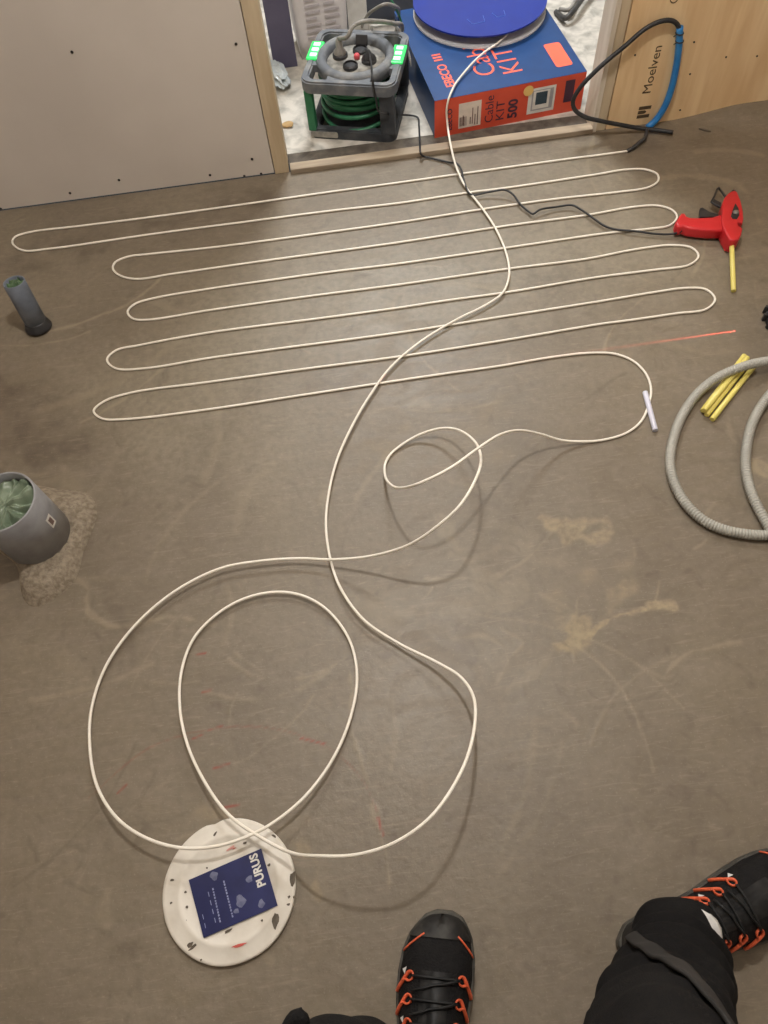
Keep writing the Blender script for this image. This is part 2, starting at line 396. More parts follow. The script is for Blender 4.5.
for p, w, s in SW:
    paint(swl, p, w * 0.35, min(1, s * 1.15), w * 0.8 + 0.0035, w * 2.2 + 0.005, 0.55)
    q = [(x + 5, y + 6) for x, y in p]
    paint(scu, q, w * 0.2, min(1, s * 0.5), w * 0.8 + 0.0035, w * 2.2 + 0.005, 0.55)
# scribed circle and red dashes
paint(red, [(88, 798), (150, 748), (210, 730), (260, 727), (320, 742), (360, 775), (378, 810)], 0.0006, 0.3, 0.003, 0.003, 0.1)
for a, b in [((209, 730), (222, 726)), ((214, 768), (229, 764)), ((224, 808), (240, 804)), ((197, 655), (206, 653)), ((202, 692), (211, 690)),
             ((192, 739), (202, 735)), ((118, 793), (127, 784)), ((378, 818), (383, 835)), ((300, 738), (325, 744))]:
    paint(red, [a, b], 0.0010, 0.9, 0.003, 0.002, 0.0)
# feathered edge of the screed against the plywood
GZ = np.zeros(GX.shape)
edge = sm((GX - 0.90) / 0.25) * sm((GY - (YW - 0.10)) / 0.10)
GZ += 0.022 * edge ** 1.5
V = np.stack([GX.ravel(), GY.ravel(), GZ.ravel()], 1).astype(np.float32)
idx = np.arange(nx * ny).reshape(ny, nx)
Q = np.stack([idx[:-1, :-1].ravel(), idx[:-1, 1:].ravel(), idx[1:, 1:].ravel(), idx[1:, :-1].ravel()], 1).astype(np.int32)
me = bpy.data.meshes.new('floor'); me.vertices.add(len(V)); me.vertices.foreach_set('co', V.ravel())
me.loops.add(Q.size); me.loops.foreach_set('vertex_index', Q.ravel())
me.polygons.add(len(Q)); me.polygons.foreach_set('loop_start', np.arange(0, Q.size, 4, dtype=np.int32))
me.update(calc_edges=True)
for nm, A in (('dry', dry), ('wet', wet), ('red', red), ('swl', swl), ('grd', grd), ('scu', scu)):
    a = me.attributes.new(nm, 'FLOAT', 'POINT'); a.data.foreach_set('value', A.ravel().astype(np.float32))

def floor_material():
    m = bpy.data.materials.new('screed'); m.use_nodes = True; nt = m.node_tree; L = nt.links; N = nt.nodes
    b = N['Principled BSDF']; tc = N.new('ShaderNodeTexCoord')
    def attr(n): a = N.new('ShaderNodeAttribute'); a.attribute_name = n; return a.outputs['Fac']
    def nz(sc, det=6, dist=0.0, stretch=None):
        n = N.new('ShaderNodeTexNoise'); n.inputs['Scale'].default_value = sc; n.inputs['Detail'].default_value = det; n.inputs['Distortion'].default_value = dist
        if stretch:
            mp = N.new('ShaderNodeMapping'); mp.inputs['Scale'].default_value = stretch; mp.inputs['Rotation'].default_value = (0, 0, 0.5)
            L.new(tc.outputs['Object'], mp.inputs[0]); L.new(mp.outputs[0], n.inputs['Vector'])
        else: L.new(tc.outputs['Object'], n.inputs['Vector'])
        return n.outputs['Fac']
    def ramp(f, a, c): 
        r = N.new('ShaderNodeMapRange'); r.inputs['From Min'].default_value = a; r.inputs['From Max'].default_value = c; r.clamp = True
        L.new(f, r.inputs['Value']); return r.outputs[0]
    def mixc(f, A, B):
        x = N.new('ShaderNodeMix'); x.data_type = 'RGBA'
        L.new(f, x.inputs['Factor'])
        for s, v in ((x.inputs[6], A), (x.inputs[7], B)):
            if isinstance(v, tuple): s.default_value = v
            else: L.new(v, s)
        return x.outputs[2]
    def mth(op, a, c):
        x = N.new('ShaderNodeMath'); x.operation = op
        for s, v in ((x.inputs[0], a), (x.inputs[1], c)):
            if isinstance(v, (int, float)): s.default_value = v
            else: L.new(v, s)
        return x.outputs[0]
    big = ramp(nz(2.2, 4, 0.8), 0.35, 0.65); mid = ramp(nz(9, 6, 1.5, (1, 2.2, 1)), 0.4, 0.68); fin = ramp(nz(70, 8), 0.35, 0.7); spk = ramp(nz(240, 3), 0.60, 0.72)
    c = mixc(big, lin((112, 101, 85)), lin((126, 115, 97)))
    c = mixc(mth('MULTIPLY', mid, 0.3), c, lin((138, 126, 112)))
    c = mixc(mth('MULTIPLY', fin, 0.26), c, lin((86, 75, 62)))
    c = mixc(mth('MULTIPLY', attr('grd'), 0.55), c, mixc(fin, lin((146, 137, 119)), lin((126, 118, 101))))
    c = mixc(mth('MULTIPLY', attr('wet'), 0.72), c, mixc(mid, lin((76, 64, 53)), lin((90, 78, 66))))
    c = mixc(mth('MULTIPLY', attr('swl'), 0.8), c, lin((158, 146, 122)))
    dr = mth('MULTIPLY', attr('dry'), ramp(fin, -0.5, 0.8))
    c = mixc(dr, c, lin((164, 149, 121)))
    c = mixc(mth('MULTIPLY', spk, 0.2), c, lin((175, 163, 143)))
    scr_ = ramp(nz(14, 8, 2.2, (1, 7, 1)), 0.56, 0.72); c = mixc(mth('MULTIPLY', scr_, 0.34), c, lin((150, 138, 120)))
    drk = ramp(nz(20, 8, 1.2), 0.58, 0.75); c = mixc(mth('MULTIPLY', drk, 0.42), c, lin((88, 76, 64)))
    c = mixc(mth('MULTIPLY', attr('scu'), 0.7), c, lin((84, 73, 60)))
    c = mixc(attr('red'), c, lin((140, 58, 46)))
    L.new(c, b.inputs['Base Color'])
    rg = mth('ADD', 0.44, mth('MULTIPLY', mid, 0.10)); rg = mth('SUBTRACT', rg, mth('MULTIPLY', attr('wet'), 0.05)); rg = mth('ADD', rg, mth('MULTIPLY', attr('dry'), 0.3))
    L.new(rg, b.inputs['Roughness']); b.inputs['Specular IOR Level'].default_value = 0.5
    h = mth('ADD', mth('MULTIPLY', mid, 0.12), mth('MULTIPLY', attr('swl'), 0.5)); h = mth('ADD', h, mth('MULTIPLY', fin, 0.25)); h = mth('ADD', h, mth('MULTIPLY', big, 0.8))
    bp = N.new('ShaderNodeBump'); bp.inputs['Strength'].default_value = 0.5; bp.inputs['Distance'].default_value = 0.0022
    L.new(h, bp.inputs['Height']); L.new(bp.outputs[0], b.inputs['Normal'])
    return m
floor = add('floor', me, floor_material(), smooth=True)
struct(floor, 'grey-brown trowelled screed floor with damp patches and pale dried film', 'floor')

# ------------------------------------------------------------------ walls, door opening, hall
PX0, PX1 = -0.125, 0.770          # edges of plasterboard and plywood
JX0, JX1 = -0.085, 0.738          # clear opening
ZC = 2.4
wl = add('wall_front', box_me(-1.25, PX0, YW, YW + 0.013, 0.004, ZC), 'plaster')
struct(wl, 'beige plasterboard wall with dark screw heads left of the door opening', 'wall')
wr = add('wall_front', box_me(PX1 + 0.003, 1.6, YW, YW + 0.013, 0.0, ZC), 'plywood')
wr.name = 'wall_front_right'
struct(wr, 'warm yellow plywood wall with printed lettering right of the door opening', 'wall')
wb = add('wall_front_core', box_me(-1.25, PX0, YW + 0.0135, YW + 0.075, 0.0, ZC), 'stud'); struct(wb, 'timber core behind the plasterboard beside the opening', 'wall')
wb = add('wall_front_right_core', box_me(PX1 + 0.003, 1.6, YW + 0.0135, YW + 0.075, 0.0, ZC), 'stud'); struct(wb, 'timber core behind the plywood beside the opening', 'wall')
wh = add('wall_front_header', box_me(PX0 + 0.001, PX1 + 0.002, YW, YW + 0.075, 2.1, ZC), 'plaster'); struct(wh, 'plasterboard strip above the door opening', 'wall')
s1 = add('trim_1', box_me(PX0 + 0.002, JX0, YW - 0.002, YW + 0.085, 0.0, 2.099, 0.002), 'stud'); struct(s1, 'pale wooden stud on the left side of the door opening', 'trim')
s2 = add('trim_2', box_me(JX1, PX1, YW - 0.002, YW + 0.085, 0.0, 2.099, 0.002), 'stud'); struct(s2, 'pale wooden stud on the right side of the door opening', 'trim')
e2 = add('edge_strip', box_me(JX1 - 0.006, JX1 + 0.006, YW - 0.006, YW + 0.07, 0.0, 2.098, 0.001), 'stud_white', s2)
lt = add('trim_3', box_me(JX0 + 0.004, JX1 - 0.004, YW - 0.012, YW + 0.018, -0.001, 0.014, 0.003), 'lath'); struct(lt, 'rough wooden lath across the foot of the door opening', 'trim')
gap = add('floor_gap', box_me(JX0 + 0.002, JX1 - 0.002, YW + 0.022, YW + 0.075, -0.02, 0.0), 'dirt'); struct(gap, 'dusty grey strip of subfloor behind the wooden lath', 'floor')
hf = add('floor_hall', box_me(-1.4, 2.2, YW + 0.076, 4.6, -0.03, 0.0), 'hall_floor'); struct(hf, 'dusty off-white hallway floor beyond the door opening', 'floor')
for nm, b, m, lb in (('wall_left', (-1.30, -1.25, -1.1, YW, 0, ZC), 'grey_wall', 'bare side wall left of the bathroom floor'),
                     ('wall_right', (1.60, 1.65, -1.1, YW, 0, ZC), 'grey_wall', 'bare side wall right of the bathroom floor'),
                     ('wall_back', (-1.30, 1.65, -1.15, -1.1, 0, ZC), 'grey_wall', 'bare wall behind the standing person'),
                     ('wall_hall_back', (-1.4, 2.2, 4.6, 4.65, 0, ZC), 'white_wall', 'white wall at the far end of the hallway'),
                     ('wall_hall_left', (-1.45, -1.4, YW + 0.076, 4.6, 0, ZC), 'white_wall', 'white side wall of the hallway on the left'),
                     ('wall_hall_right', (2.2, 2.25, YW + 0.076, 4.6, 0, ZC), 'white_wall', 'white side wall of the hallway on the right')):
    struct(add(nm, box_me(*b), m), lb, 'wall')
struct(add('ceiling', box_me(-1.45, 2.25, -1.15, 4.65, ZC, ZC + 0.05), 'ceiling'), 'pale ceiling boards above bathroom and hallway', 'ceiling')
# baseboard joint shadow strip: recessed sole plate under the plasterboard is part of the core

# screws in the plasterboard
scr = lathe_me([(0.0001, 0.0), (0.0034, 0.0), (0.0034, 0.0012), (0.0022, 0.0017), (0.0001, 0.0010)], 10)
for v in scr.vertices: v.co = Vector((v.co.x, -v.co.z, v.co.y))
scr.materials.append(MT['screw'])
for (px, py) in ((72, 52), (236, 44), (252, 159), (119, 180), (70, 193), (246, 183), (263, 182), (210, 175), (1, 209)):
    p = at_y(px, py, YW); o = bpy.data.objects.new('screw', scr); col.objects.link(o); o.parent = wl; o.location = (p.x, YW, max(p.z, 0.006))
for (px, py) in ((635, 55), (694, 42), (726, 57), (690, 74), (757, 56), (680, 110)):
    p = at_y(px, py, YW); o = bpy.data.objects.new('screw', scr); col.objects.link(o); o.parent = wr; o.location = (p.x, YW, p.z); o.scale = (0.7, 1, 0.7)
# printed lettering on the plywood: reads upward
up_d, up_u = (0, 0, 1), (-1, 0, 0)
p = at_y(650, 93.5, YW); text('lettering', 'Moelven', 0.032, (p.x, YW - 0.0004, p.z), up_d, up_u, mat('stamp_ink', (92, 74, 50), (78, 62, 42), 60, 0.8), wr, sx=1.12)
ink = bpy.data.materials['stamp_ink']
p = at_y(648.5, 117, YW)
def logo(parts, o):
    for poly in parts:
        me = prism_me(poly, 0, 0.0003); add('logo_bar', frame_me(me, o, up_d, up_u), ink, wr)
S = 0.033
logo([[(0, 0), (S * .28, 0), (S * .28, S), (0, S)], [(S * .36, S), (S * .64, S), (S * .64, S * .45), (S * .5, S * .3), (S * .36, S * .45)], [(S * .72, 0), (S, 0), (S, S), (S * .72, S)]], (p.x, YW - 0.0004, p.z))
# hand-drawn ring at the upper edge
p = at_y(674, 0, YW)
tube('pencil_ring', [(p.x + 0.009 * math.cos(t), YW - 0.0006, p.z + 0.004 + 0.010 * math.sin(t)) for t in np.linspace(0, 2 * math.pi, 20, endpoint=False)], 0.0012, ink, wr, 5, True)

# ------------------------------------------------------------------ ceiling lamps
def ceiling_lamp(name, loc, r, label):
    t = empty(name, (loc[0], loc[1], ZC))
    add('housing', lathe_me([(0.0, 0.0), (r * 1.15, 0.0), (r * 1.15, -0.05), (r * 1.0, -0.09), (r * 0.9, -0.09), (r * 0.9, -0.03), (0.0, -0.03)], 32), 'lamp_body', t, smooth=True)
    add('diffuser', lathe_me([(0.0, -0.06), (r * 0.85, -0.06), (r * 0.85, -0.055), (0.0, -0.055)], 32), 'lamp_glass', t)
    return tag(t, label, 'lamp')
bl_ = empty('work_lamp', (LAMP[0], LAMP[1], ZC))
tube('hanging_cord', [(0, 0, 0), (0, 0, -0.16)], 0.003, 'black_rubber', bl_, 8, own=False)
add('lamp_holder', lathe_me([(0.0, -0.15), (0.014, -0.155), (0.02, -0.17), (0.02, -0.205), (0.016, -0.21), (0.0, -0.21)], 20), 'black_plastic', bl_, smooth=True)
add('lamp_shade', lathe_me([(0.021, -0.165), (0.05, -0.18), (0.085, -0.20), (0.086, -0.202), (0.05, -0.183), (0.021, -0.168)], 28), 'lamp_body', bl_, smooth=True)
tag(bl_, 'bare work lamp hanging from the bathroom ceiling', 'lamp')
ceiling_lamp('ceiling_lamp', HALL, 0.40, 'large round white ceiling lamp in the hallway')

# ------------------------------------------------------------------ heating cable
RCBL = 0.0027
f0 = RCBL + 0.0002
rows = [(628, 151), (600, 155), (575.8, 158), (517, 166), (464, 173.5), (400, 182.5), (330, 192), (260, 202), (156, 216.5), (80, 226), (31, 232), (15, 237), (12.5, 243), (23.5, 250.5), (52, 248.5),
        (156, 233.6), (260, 220), (330, 211), (400, 203), (466, 193), (513, 187), (595, 174.7), (626.6, 169.6), (645, 169.5), (657, 174), (658, 181), (648, 187.5), (619, 192), (556, 199), (494, 207.5), (400, 222.3),
        (330, 232), (260, 241.5), (208, 248), (150, 254), (127, 257), (115, 262.5), (113, 269), (121, 276), (138, 279), (172, 274), (260, 261.5), (330, 252), (400, 242.3), (509, 225.5), (587.5, 215), (634, 207), (658, 205.7),
        (672, 210), (677, 217), (669.5, 225.5), (650, 228.8), (611, 232.7), (509, 247.5), (400, 263.5), (330, 272), (260, 281.6), (208, 289), (155, 298), (135, 304), (127.6, 311.5), (133, 318.7), (148, 319.8), (208, 310.5), (300, 297.5),
        (400, 284.5), (509, 268.8), (587.5, 258.7), (634, 249.7), (673, 245.2), (692, 248), (698.5, 256), (689, 265), (654, 270), (595, 277.6), (509, 292), (447, 300.5), (400, 307.6), (323, 318), (208, 332.8), (140.6, 345), (116, 350.5),
        (107, 359.5), (116, 368.5), (146, 368.3), (208, 358.3), (276, 349), (400, 332.5), (500, 317), (600, 301.3), (655, 292.2), (687.5, 288), (706, 289.5), (715, 299), (706, 309.3), (676.6, 313.5), (633, 319.8), (600, 324.2),
        (500, 341), (400, 356.5), (312, 368), (208, 382.2), (130, 393), (104, 401.5), (93.7, 410.7), (102, 418.6), (125, 419.3), (208, 409.5), (300, 395.5), (400, 380.3), (450, 373), (500, 366), (550, 357.5), (590, 353), (615, 354),
        (633, 361), (645.7, 373.6), (651, 389), (648, 406.6), (640.6, 422), (625.4, 433.5), (600, 440.5)]
pts = [at(x, y, f0) for x, y in rows]
free = [(575, 441.5, .010), (560, 440, .022), (540, 434, .055), (520, 430.5, .095), (500.6, 434.4, .14), (477.6, 448.7, .18), (449, 468.8, .20), (420, 483, .185), (400, 488, .125), (390, 484, .07), (385, 475, .025), (385.5, 463, .007), (391.7, 453, .0045), (414.6, 437, .011),
        (437.5, 429, .028), (454.7, 429, .05), (472, 438.7, .09), (480.5, 454.4, .135), (477.6, 474.5, .175), (460.5, 504.6, .185), (437.5, 526, .16), (409, 544.7, .11), (371.6, 556, .055), (331.5, 559.6, .024), (300, 558.5, .018),
        (260.6, 561, .018), (220, 568.6, .018), (174.6, 591.5, .017), (134.5, 626, .014), (106, 666, .012), (91.5, 709, .014), (90, 749, .022), (97, 786, .034), (117, 818, .046), (146, 838, .055), (180, 847.7, .058), (214.7, 846.5, .054), (243.4, 838, .048),
        (272, 823.6, .042), (306.4, 795, .034), (335, 755, .022), (352, 712, .013), (357, 674.6, .01), (349.4, 640, .01), (329, 611.6, .011), (306, 597, .011), (280.6, 592, .011), (249, 597, .01), (220.5, 611.6, .009), (194.7, 637, .009), (182, 669, .01),
        (180, 709, .016), (189, 749, .024), (209, 789, .031), (229, 815, .035), (255, 834, .037), (289, 852, .05), (318, 856, .065), (358, 854.5, .085), (398, 841, .10), (432.5, 815, .105), (461, 772, .095), (473.7, 732, .075), (473.7, 697.5, .052), (461, 677.5, .036),
        (438, 663, .02), (398, 643, .010), (364, 620, .010), (341, 589, .016), (330.5, 560, .012), (326, 526, .012), (328.6, 494.5, .012), (337, 460, .012), (351.6, 427, .011), (367, 400, .010), (390, 368, .009), (420, 342, .009), (457.6, 319, .009),
        (485, 305.5, .0085), (502.5, 293, .0085), (509, 276, .0085), (508, 260.6, .0085), (502.5, 243, .0085), (492.7, 223.5, .0085), (479, 204, .0085), (465.4, 186.4, .010), (455.6, 165, .022), (450, 141.5, .045), (447, 120, 'f'),
        (446.5, 110, 'f'), (448.3, 100, 'f'), (451.5, 91.5, .116), (456, 83, .1135), (463, 74, .114), (474.5, 61, .117), (486, 51, .117), (497, 43.5, .118), (508, 33, .12), (517, 21, .124), (519, 12, .126)]
for k, (x, y, z) in enumerate(free):
    if z == 'f': continue
    if 56 < k < 68: z *= 1.6
    if 29 < k < 44: z *= 0.8
    free[k] = (x, y, z)
BXA = math.radians(5.6)
def on_front(x, y): return at_plane(x, y, (0.317 + 0.007 * math.sin(BXA), 1.880 - 0.007 * math.cos(BXA), 0), (math.sin(BXA), -math.cos(BXA), 0))
pts += [on_front(x, y) if z == 'f' else at(x, y, z) for x, y, z in free]
hc = tube('heating_cable', spline(pts, 0.007), RCBL, 'cable', None, 8)
tag(hc, 'cream heating cable laid in hairpin rows, then looping loose up to the spool', 'cable')
spl = [at(645, 138.5, .012), at(640, 142, .009), at(634, 147, .007), at(627, 151.2, f0)]
so = add('splice_sleeve', tube_me([p - hc.location for p in spline(spl, .006)], 0.0052, 10), 'sleeve', hc, smooth=True)

# cold lead: black loop leaning on the plywood, blue sleeve on its upper limb
cl = empty('cold_lead', at(640, 140))
def rel(P, o): return [Vector(p) - o.location for p in P]
yl = YW - 0.012
loop = [at(673, 132.5, .010), at(660, 130.5, .010), at_y(640, 128.3, YW - .034), at_y(620, 124.8, YW - .034), at_y(600, 120.8, YW - .034), at_y(585, 117, YW - .032), at_y(575, 110, yl - .012), at_y(573, 101, yl - .012), at_y(580, 88, yl - .012), at_y(600, 67, yl - .010), at_y(625, 46, yl - .006), at_y(645, 29, yl - .002), at_y(660, 21.5, yl), at_y(671, 20.5, yl), at_y(677, 24, yl), at_y(679.5, 30, yl), at_y(679.5, 40, yl)]
tube('cable_loop', rel(spline(loop, .008), cl), 0.0055, 'black_rubber', cl, 10)
bl = [at_y(679.8, 27, yl), at_y(679, 45, yl), at_y(676, 68, yl), at_y(671, 90, yl), at_y(664, 108, yl), at_y(655, 121, yl), at_y(647, 128, yl - .004)]
tube('blue_sleeve', rel(spline(bl, .008), cl), 0.0085, 'blue_sleeve', cl, 12)
for q in (33, 41):
    c0 = at_y(679.6, q, yl); tube('cable_tie', rel([c0 + Vector((0.0092 * math.cos(a), 0.0092 * math.sin(a), 0)) for a in np.linspace(0, 2 * math.pi, 14, endpoint=False)], cl), 0.0014, 'black_plastic', cl, 6, True)
    tube('tie_tail', rel([c0 + Vector((-.008, -.004, 0)), c0 + Vector((-.016, -.006, -.004))], cl), 0.0012, 'black_plastic', cl, 5)
tube('lead_end', rel(spline([at(647, 129, .012), at(646, 134, .012), at(644.5, 139, .012)], .005), cl), 0.0045, 'sleeve', cl, 8)
tag(cl, 'black cable loop with a blue sleeve leaning against the plywood', 'cable')

# ------------------------------------------------------------------ cable kit box and spool
BW, BD, BH = 0.415, 0.45, 0.105
bx = empty('cardboard_box', (0.317, 1.880, 0.0), math.radians(5.6))
tag(bx, 'blue and orange cardboard cable kit box lying flat under the spool', 'box')
add('lid', box_me(0, BW, 0, BD, BH - 0.001, BH, 0), 'box_blue', bx)
add('carton', box_me(0.0006, BW - 0.0006, 0.0006, BD, 0.0, BH - 0.0012, 0.0005, 1), 'box_blue', bx)
add('front_panel', box_me(0, BW, -0.0004, 0.0005, 0.0, BH - 0.001), 'box_orange', bx)
ZT = BH + 0.0002
td, tu = (0, 1, 0), (-1, 0, 0)
text('lettering', 'EBECO', 0.036, (0.070, 0.045, ZT), td, tu, 'orange_print', bx, bold=0.0008, space=0.95)
for k in range(3):
    decal('lettering_bar', 0.007, 0.024, (0.069, 0.170 + k * 0.013, ZT), td, tu, 'orange_print', bx)
text('lettering', 'Cable', 0.082, (0.190, 0.062, ZT), td, tu, 'orange_print', bx, bold=-0.0005)
text('lettering', 'KIT', 0.080, (0.258, 0.050, ZT), td, tu, 'orange_print', bx, bold=-0.0005, space=1.05)
decal('sticker', 0.112, 0.046, (0.392, 0.040, ZT), td, tu, 'orange_print', bx, 0.008)
fd, fu = (0, 0, 1), (-1, 0, 0); FY = -0.0008
text('lettering', 'EBECO', 0.020, (0.048, FY, 0.014), fd, fu, 'navy_print', bx, bold=0.0004)
decal('paper_label', 0.070, 0.062, (0.128, FY, 0.014), fd, fu, 'label_paper', bx)
for k, (a, b_, w_) in enumerate(((.120, .018, .05), (.113, .018, .03), (.106, .022, .045), (.100, .022, .02), (.080, .022, .028))):
    decal('label_line', w_, 0.0028, (a, FY - 0.0006, b_), fd, fu, 'label_ink', bx)
for k in range(7):
    decal('barcode_bar', 0.026, 0.0012 + 0.0006 * (k % 3), (0.088 - k * 0.003, FY - 0.0006, 0.020), fd, fu, 'label_ink', bx)
text('lettering', 'Cable', 0.033, (0.162, FY, 0.014), fd, fu, 'navy_print', bx)
text('lettering', 'KIT', 0.033, (0.193, FY, 0.014), fd, fu, 'navy_print', bx, sx=1.15)
text('lettering', '500', 0.036, (0.229, FY, 0.014), fd, fu, 'navy_print', bx, bold=0.0012)
decal('thermostat_picture', 0.070, 0.076, (0.334, FY, 0.016), fd, fu, 'white', bx)
decal('picture_frame', 0.056, 0.060, (0.328, FY - 0.0005, 0.024), fd, fu, 'photo_grey', bx)
decal('picture_panel', 0.050, 0.046, (0.318, FY - 0.0010, 0.028), fd, fu, 'white', bx)
decal('picture_screen', 0.034, 0.032, (0.311, FY - 0.0015, 0.040), fd, fu, 'screen', bx)
add('round_sticker', frame_me(prism_me([(0.014 * math.cos(t), 0.014 * math.sin(t)) for t in np.linspace(0, 2 * math.pi, 20, endpoint=False)], 0, 0.0004), (0.256, FY - 0.002, 0.084), fd, fu), 'yellow_print', bx)
decal('small_label', 0.060, 0.026, (0.386, FY, 0.030), fd, fu, 'navy_print', bx)

SPR = 0.188
sp = empty('cable_spool', (0.510, 2.268, BH))
add('lower_flange', lathe_me([(0.0, 0.001), (SPR, 0.001), (SPR, 0.005), (0.0, 0.005)], 64), 'spool_white', sp)
add('hub', lathe_me([(0.12, 0.005), (0.12, 0.031)], 40), 'spool_white', sp, smooth=True)
wp = []
for k in range(130):
    a = k * 2 * math.pi / 36; lay = int(k // 36)
    wp.append((0.124 * math.cos(a), 0.124 * math.sin(a), 0.008 + 0.0053 * k / 36))
tube('wound_cable', wp, 0.0026, 'cable', sp, 6, own=False)
add('upper_flange', lathe_me([(0.0, 0.031), (SPR, 0.031), (SPR, 0.035), (0.0, 0.035)], 64), 'spool_blue', sp)
for (x0, y0, w, h, rz) in ((-0.068, -0.115, 0.042, 0.030, 0.15), (0.006, -0.108, 0.030, 0.026, 0.15)):
    c, s = math.cos(rz), math.sin(rz)
    P = [(x0, y0 + h), (x0 + 0.006, y0), (x0 + w, y0), (x0 + w + 0.005, y0 + h)]
    tube('printed_outline', [(c * x - s * y, s * x + c * y, 0.0353) for x, y in P], 0.0009, 'spool_line', sp, 5, own=False)
tag(sp, 'cable spool with white lower and blue upper flange on the box', 'spool')

# ------------------------------------------------------------------ extension reel
RH = 0.160; RWD = 0.252
rl = empty('extension_reel', (0.132, 2.032, 0.0), math.radians(-17.5))
tag(rl, 'square grey extension reel with green cable and lit green lamps', 'extension reel')
def rsq(w, r, n=6):
    out = []
    for (cx, cy, a0) in ((1, 1, 0), (-1, 1, 90), (-1, -1, 180), (1, -1, 270)):
        for k in range(n + 1):
            a = math.radians(a0 + 90 * k / n); out.append((cx * (w - r) + r * math.cos(a), cy * (w - r) + r * math.sin(a)))
    return out
def ring_me(outer, inner, z0, z1, bevel=0.0):
    n = len(outer); V = [(x, y, z0) for x, y in outer] + [(x, y, z0) for x, y in inner] + [(x, y, z1) for x, y in outer] + [(x, y, z1) for x, y in inner]; Fc = []
    for k in range(n):
        j = (k + 1) % n
        Fc += [(k, j, n + j, n + k), (2 * n + k, 3 * n + k, 3 * n + j, 2 * n + j), (k, 2 * n + k, 2 * n + j, j), (n + k, n + j, 3 * n + j, 3 * n + k)]
    me = pyd(V, Fc); bm = bmesh.new(); bm.from_mesh(me)
    if bevel:
        es = [e for e in bm.edges if abs(e.verts[0].co.z - e.verts[1].co.z) < 1e-7 and (abs(e.verts[0].co.z - z1) < 1e-6) and len(e.link_faces) == 2 and abs(e.calc_face_angle(0)) > 0.5]
        bmesh.ops.bevel(bm, geom=es, offset=bevel, segments=2, affect='EDGES')
    return from_bm(bm)
hw = RWD / 2
add('top_frame', ring_me(rsq(hw, 0.030), rsq(hw - 0.020, 0.018), RH - 0.030, RH, 0.004), 'reel_grey', rl)
add('base_frame', ring_me(rsq(hw - 0.006, 0.024), rsq(hw - 0.030, 0.012), 0.0, 0.026, 0.003), 'reel_dark', rl)
for sx in (-1, 1):
    for sy in (-1, 1):
        m = 'reel_green' if (sx, sy) == (-1, -1) else 'reel_dark'
        w = 0.022 if sx < 0 else 0.040
        x1 = sx * (hw - 0.006); x0 = x1 - sx * w; y1 = sy * (hw - 0.006); y0 = y1 - sy * 0.022
        add('post', box_me(min(x0, x1), max(x0, x1), min(y0, y1), max(y0, y1), 0.02, RH - 0.028, 0.004), m, rl)
decal('dusty_patch', 0.075, 0.016, (-hw + 0.012, -hw + 0.0050, 0.006), (1, 0, 0), (0, 0, 1), 'reel_dust', rl, 0.004, 0.002)
# raised round collar and bridges to the frame
add('collar', lathe_me([(0.078, RH - 0.022), (0.106, RH - 0.022), (0.106, RH - 0.002), (0.101, RH + 0.006), (0.088, RH + 0.008), (0.080, RH + 0.002), (0.078, RH - 0.010), (0.078, RH - 0.022)], 48), 'reel_grey', rl, smooth=True)
for a in (0, 1, 2, 3):
    me = box_me(0.090, hw - 0.014, -(0.058 if a % 2 else 0.045), (0.058 if a % 2 else 0.045), RH - 0.022, RH - 0.002, 0.002)
    o = add('bridge', me, 'reel_grey', rl, rot=(0, 0, a * math.pi / 2))
add('socket_plate', lathe_me([(0.0, RH - 0.016), (0.079, RH - 0.016), (0.079, RH - 0.012), (0.0, RH - 0.008)], 40), 'reel_dust', rl, smooth=True)
def socket(x, y, r=0.020):
    o = add('socket', lathe_me([(0.0, 0.0), (r, 0.0), (r, 0.008), (r * 0.8, 0.011), (r * 0.78, 0.006), (0.0, 0.006)], 20), 'black_plastic', rl, (x, y, RH - 0.011), smooth=False)
for x, y in ((-0.045, 0.012), (0.004, 0.040), (0.036, -0.004), (-0.008, -0.034)): socket(x, y)
add('socket_lid', box_me(-0.016, 0.016, -0.003, 0.003, 0, 0.026, 0.002), 'black_plastic', rl, (0.004, 0.058, RH - 0.006), (-0.5, 0, 0))
add('reset_button', lathe_me([(0.0, 0.0), (0.008, 0.0), (0.008, 0.010), (0.005, 0.014), (0.0, 0.014)], 16), 'red_button', rl, (0.002, 0.004, RH - 0.010), smooth=True)
for sx in (-1, 1):
    pn = add('lamp_panel', box_me(-0.017, 0.017, -0.040, 0.040, 0, 0.006, 0.002), 'led_base', rl, (sx * (hw - 0.014), 0.014, RH - 0.002))
    for k in (-1, 0, 1):
        add('lamp_lens', box_me(-0.009, 0.009, -0.0065, 0.0065, 0, 0.003, 0.001), 'led', pn, (0, k * 0.024, 0.0055))
# drum and wound green cable
add('drum', lathe_me([(0.0, 0.012), (0.100, 0.012), (0.100, 0.018), (0.062, 0.020), (0.062, RH - 0.03), (0.098, RH - 0.026), (0.098, RH - 0.02), (0.0, RH - 0.02)], 36), 'reel_dark', rl, smooth=False)
wp = []; NT = 10
for k in range(NT * 40):
    t = k / 40.0; a = 2 * math.pi * t
    lay = t / NT
    wp.append(((0.094 + 0.007 * math.sin(t * 2.3)) * math.cos(a), (0.094 + 0.007 * math.sin(t * 2.3)) * math.sin(a), 0.050 + 0.078 * lay + 0.006 * math.sin(a + t * 1.3)))
tube('green_cable', wp, 0.0058, 'green_cable', rl, 8, own=False)
lw = [(0.098 * math.cos(a), 0.098 * math.sin(a) - 0.012, 0.034 + 0.014 * math.cos(a + math.pi / 2 + 0.4) * -1) for a in np.linspace(math.pi * 1.05, math.pi * 2.0, 24)]
tube('green_cable', lw, 0.0055, 'green_cable', rl, 8, own=False)

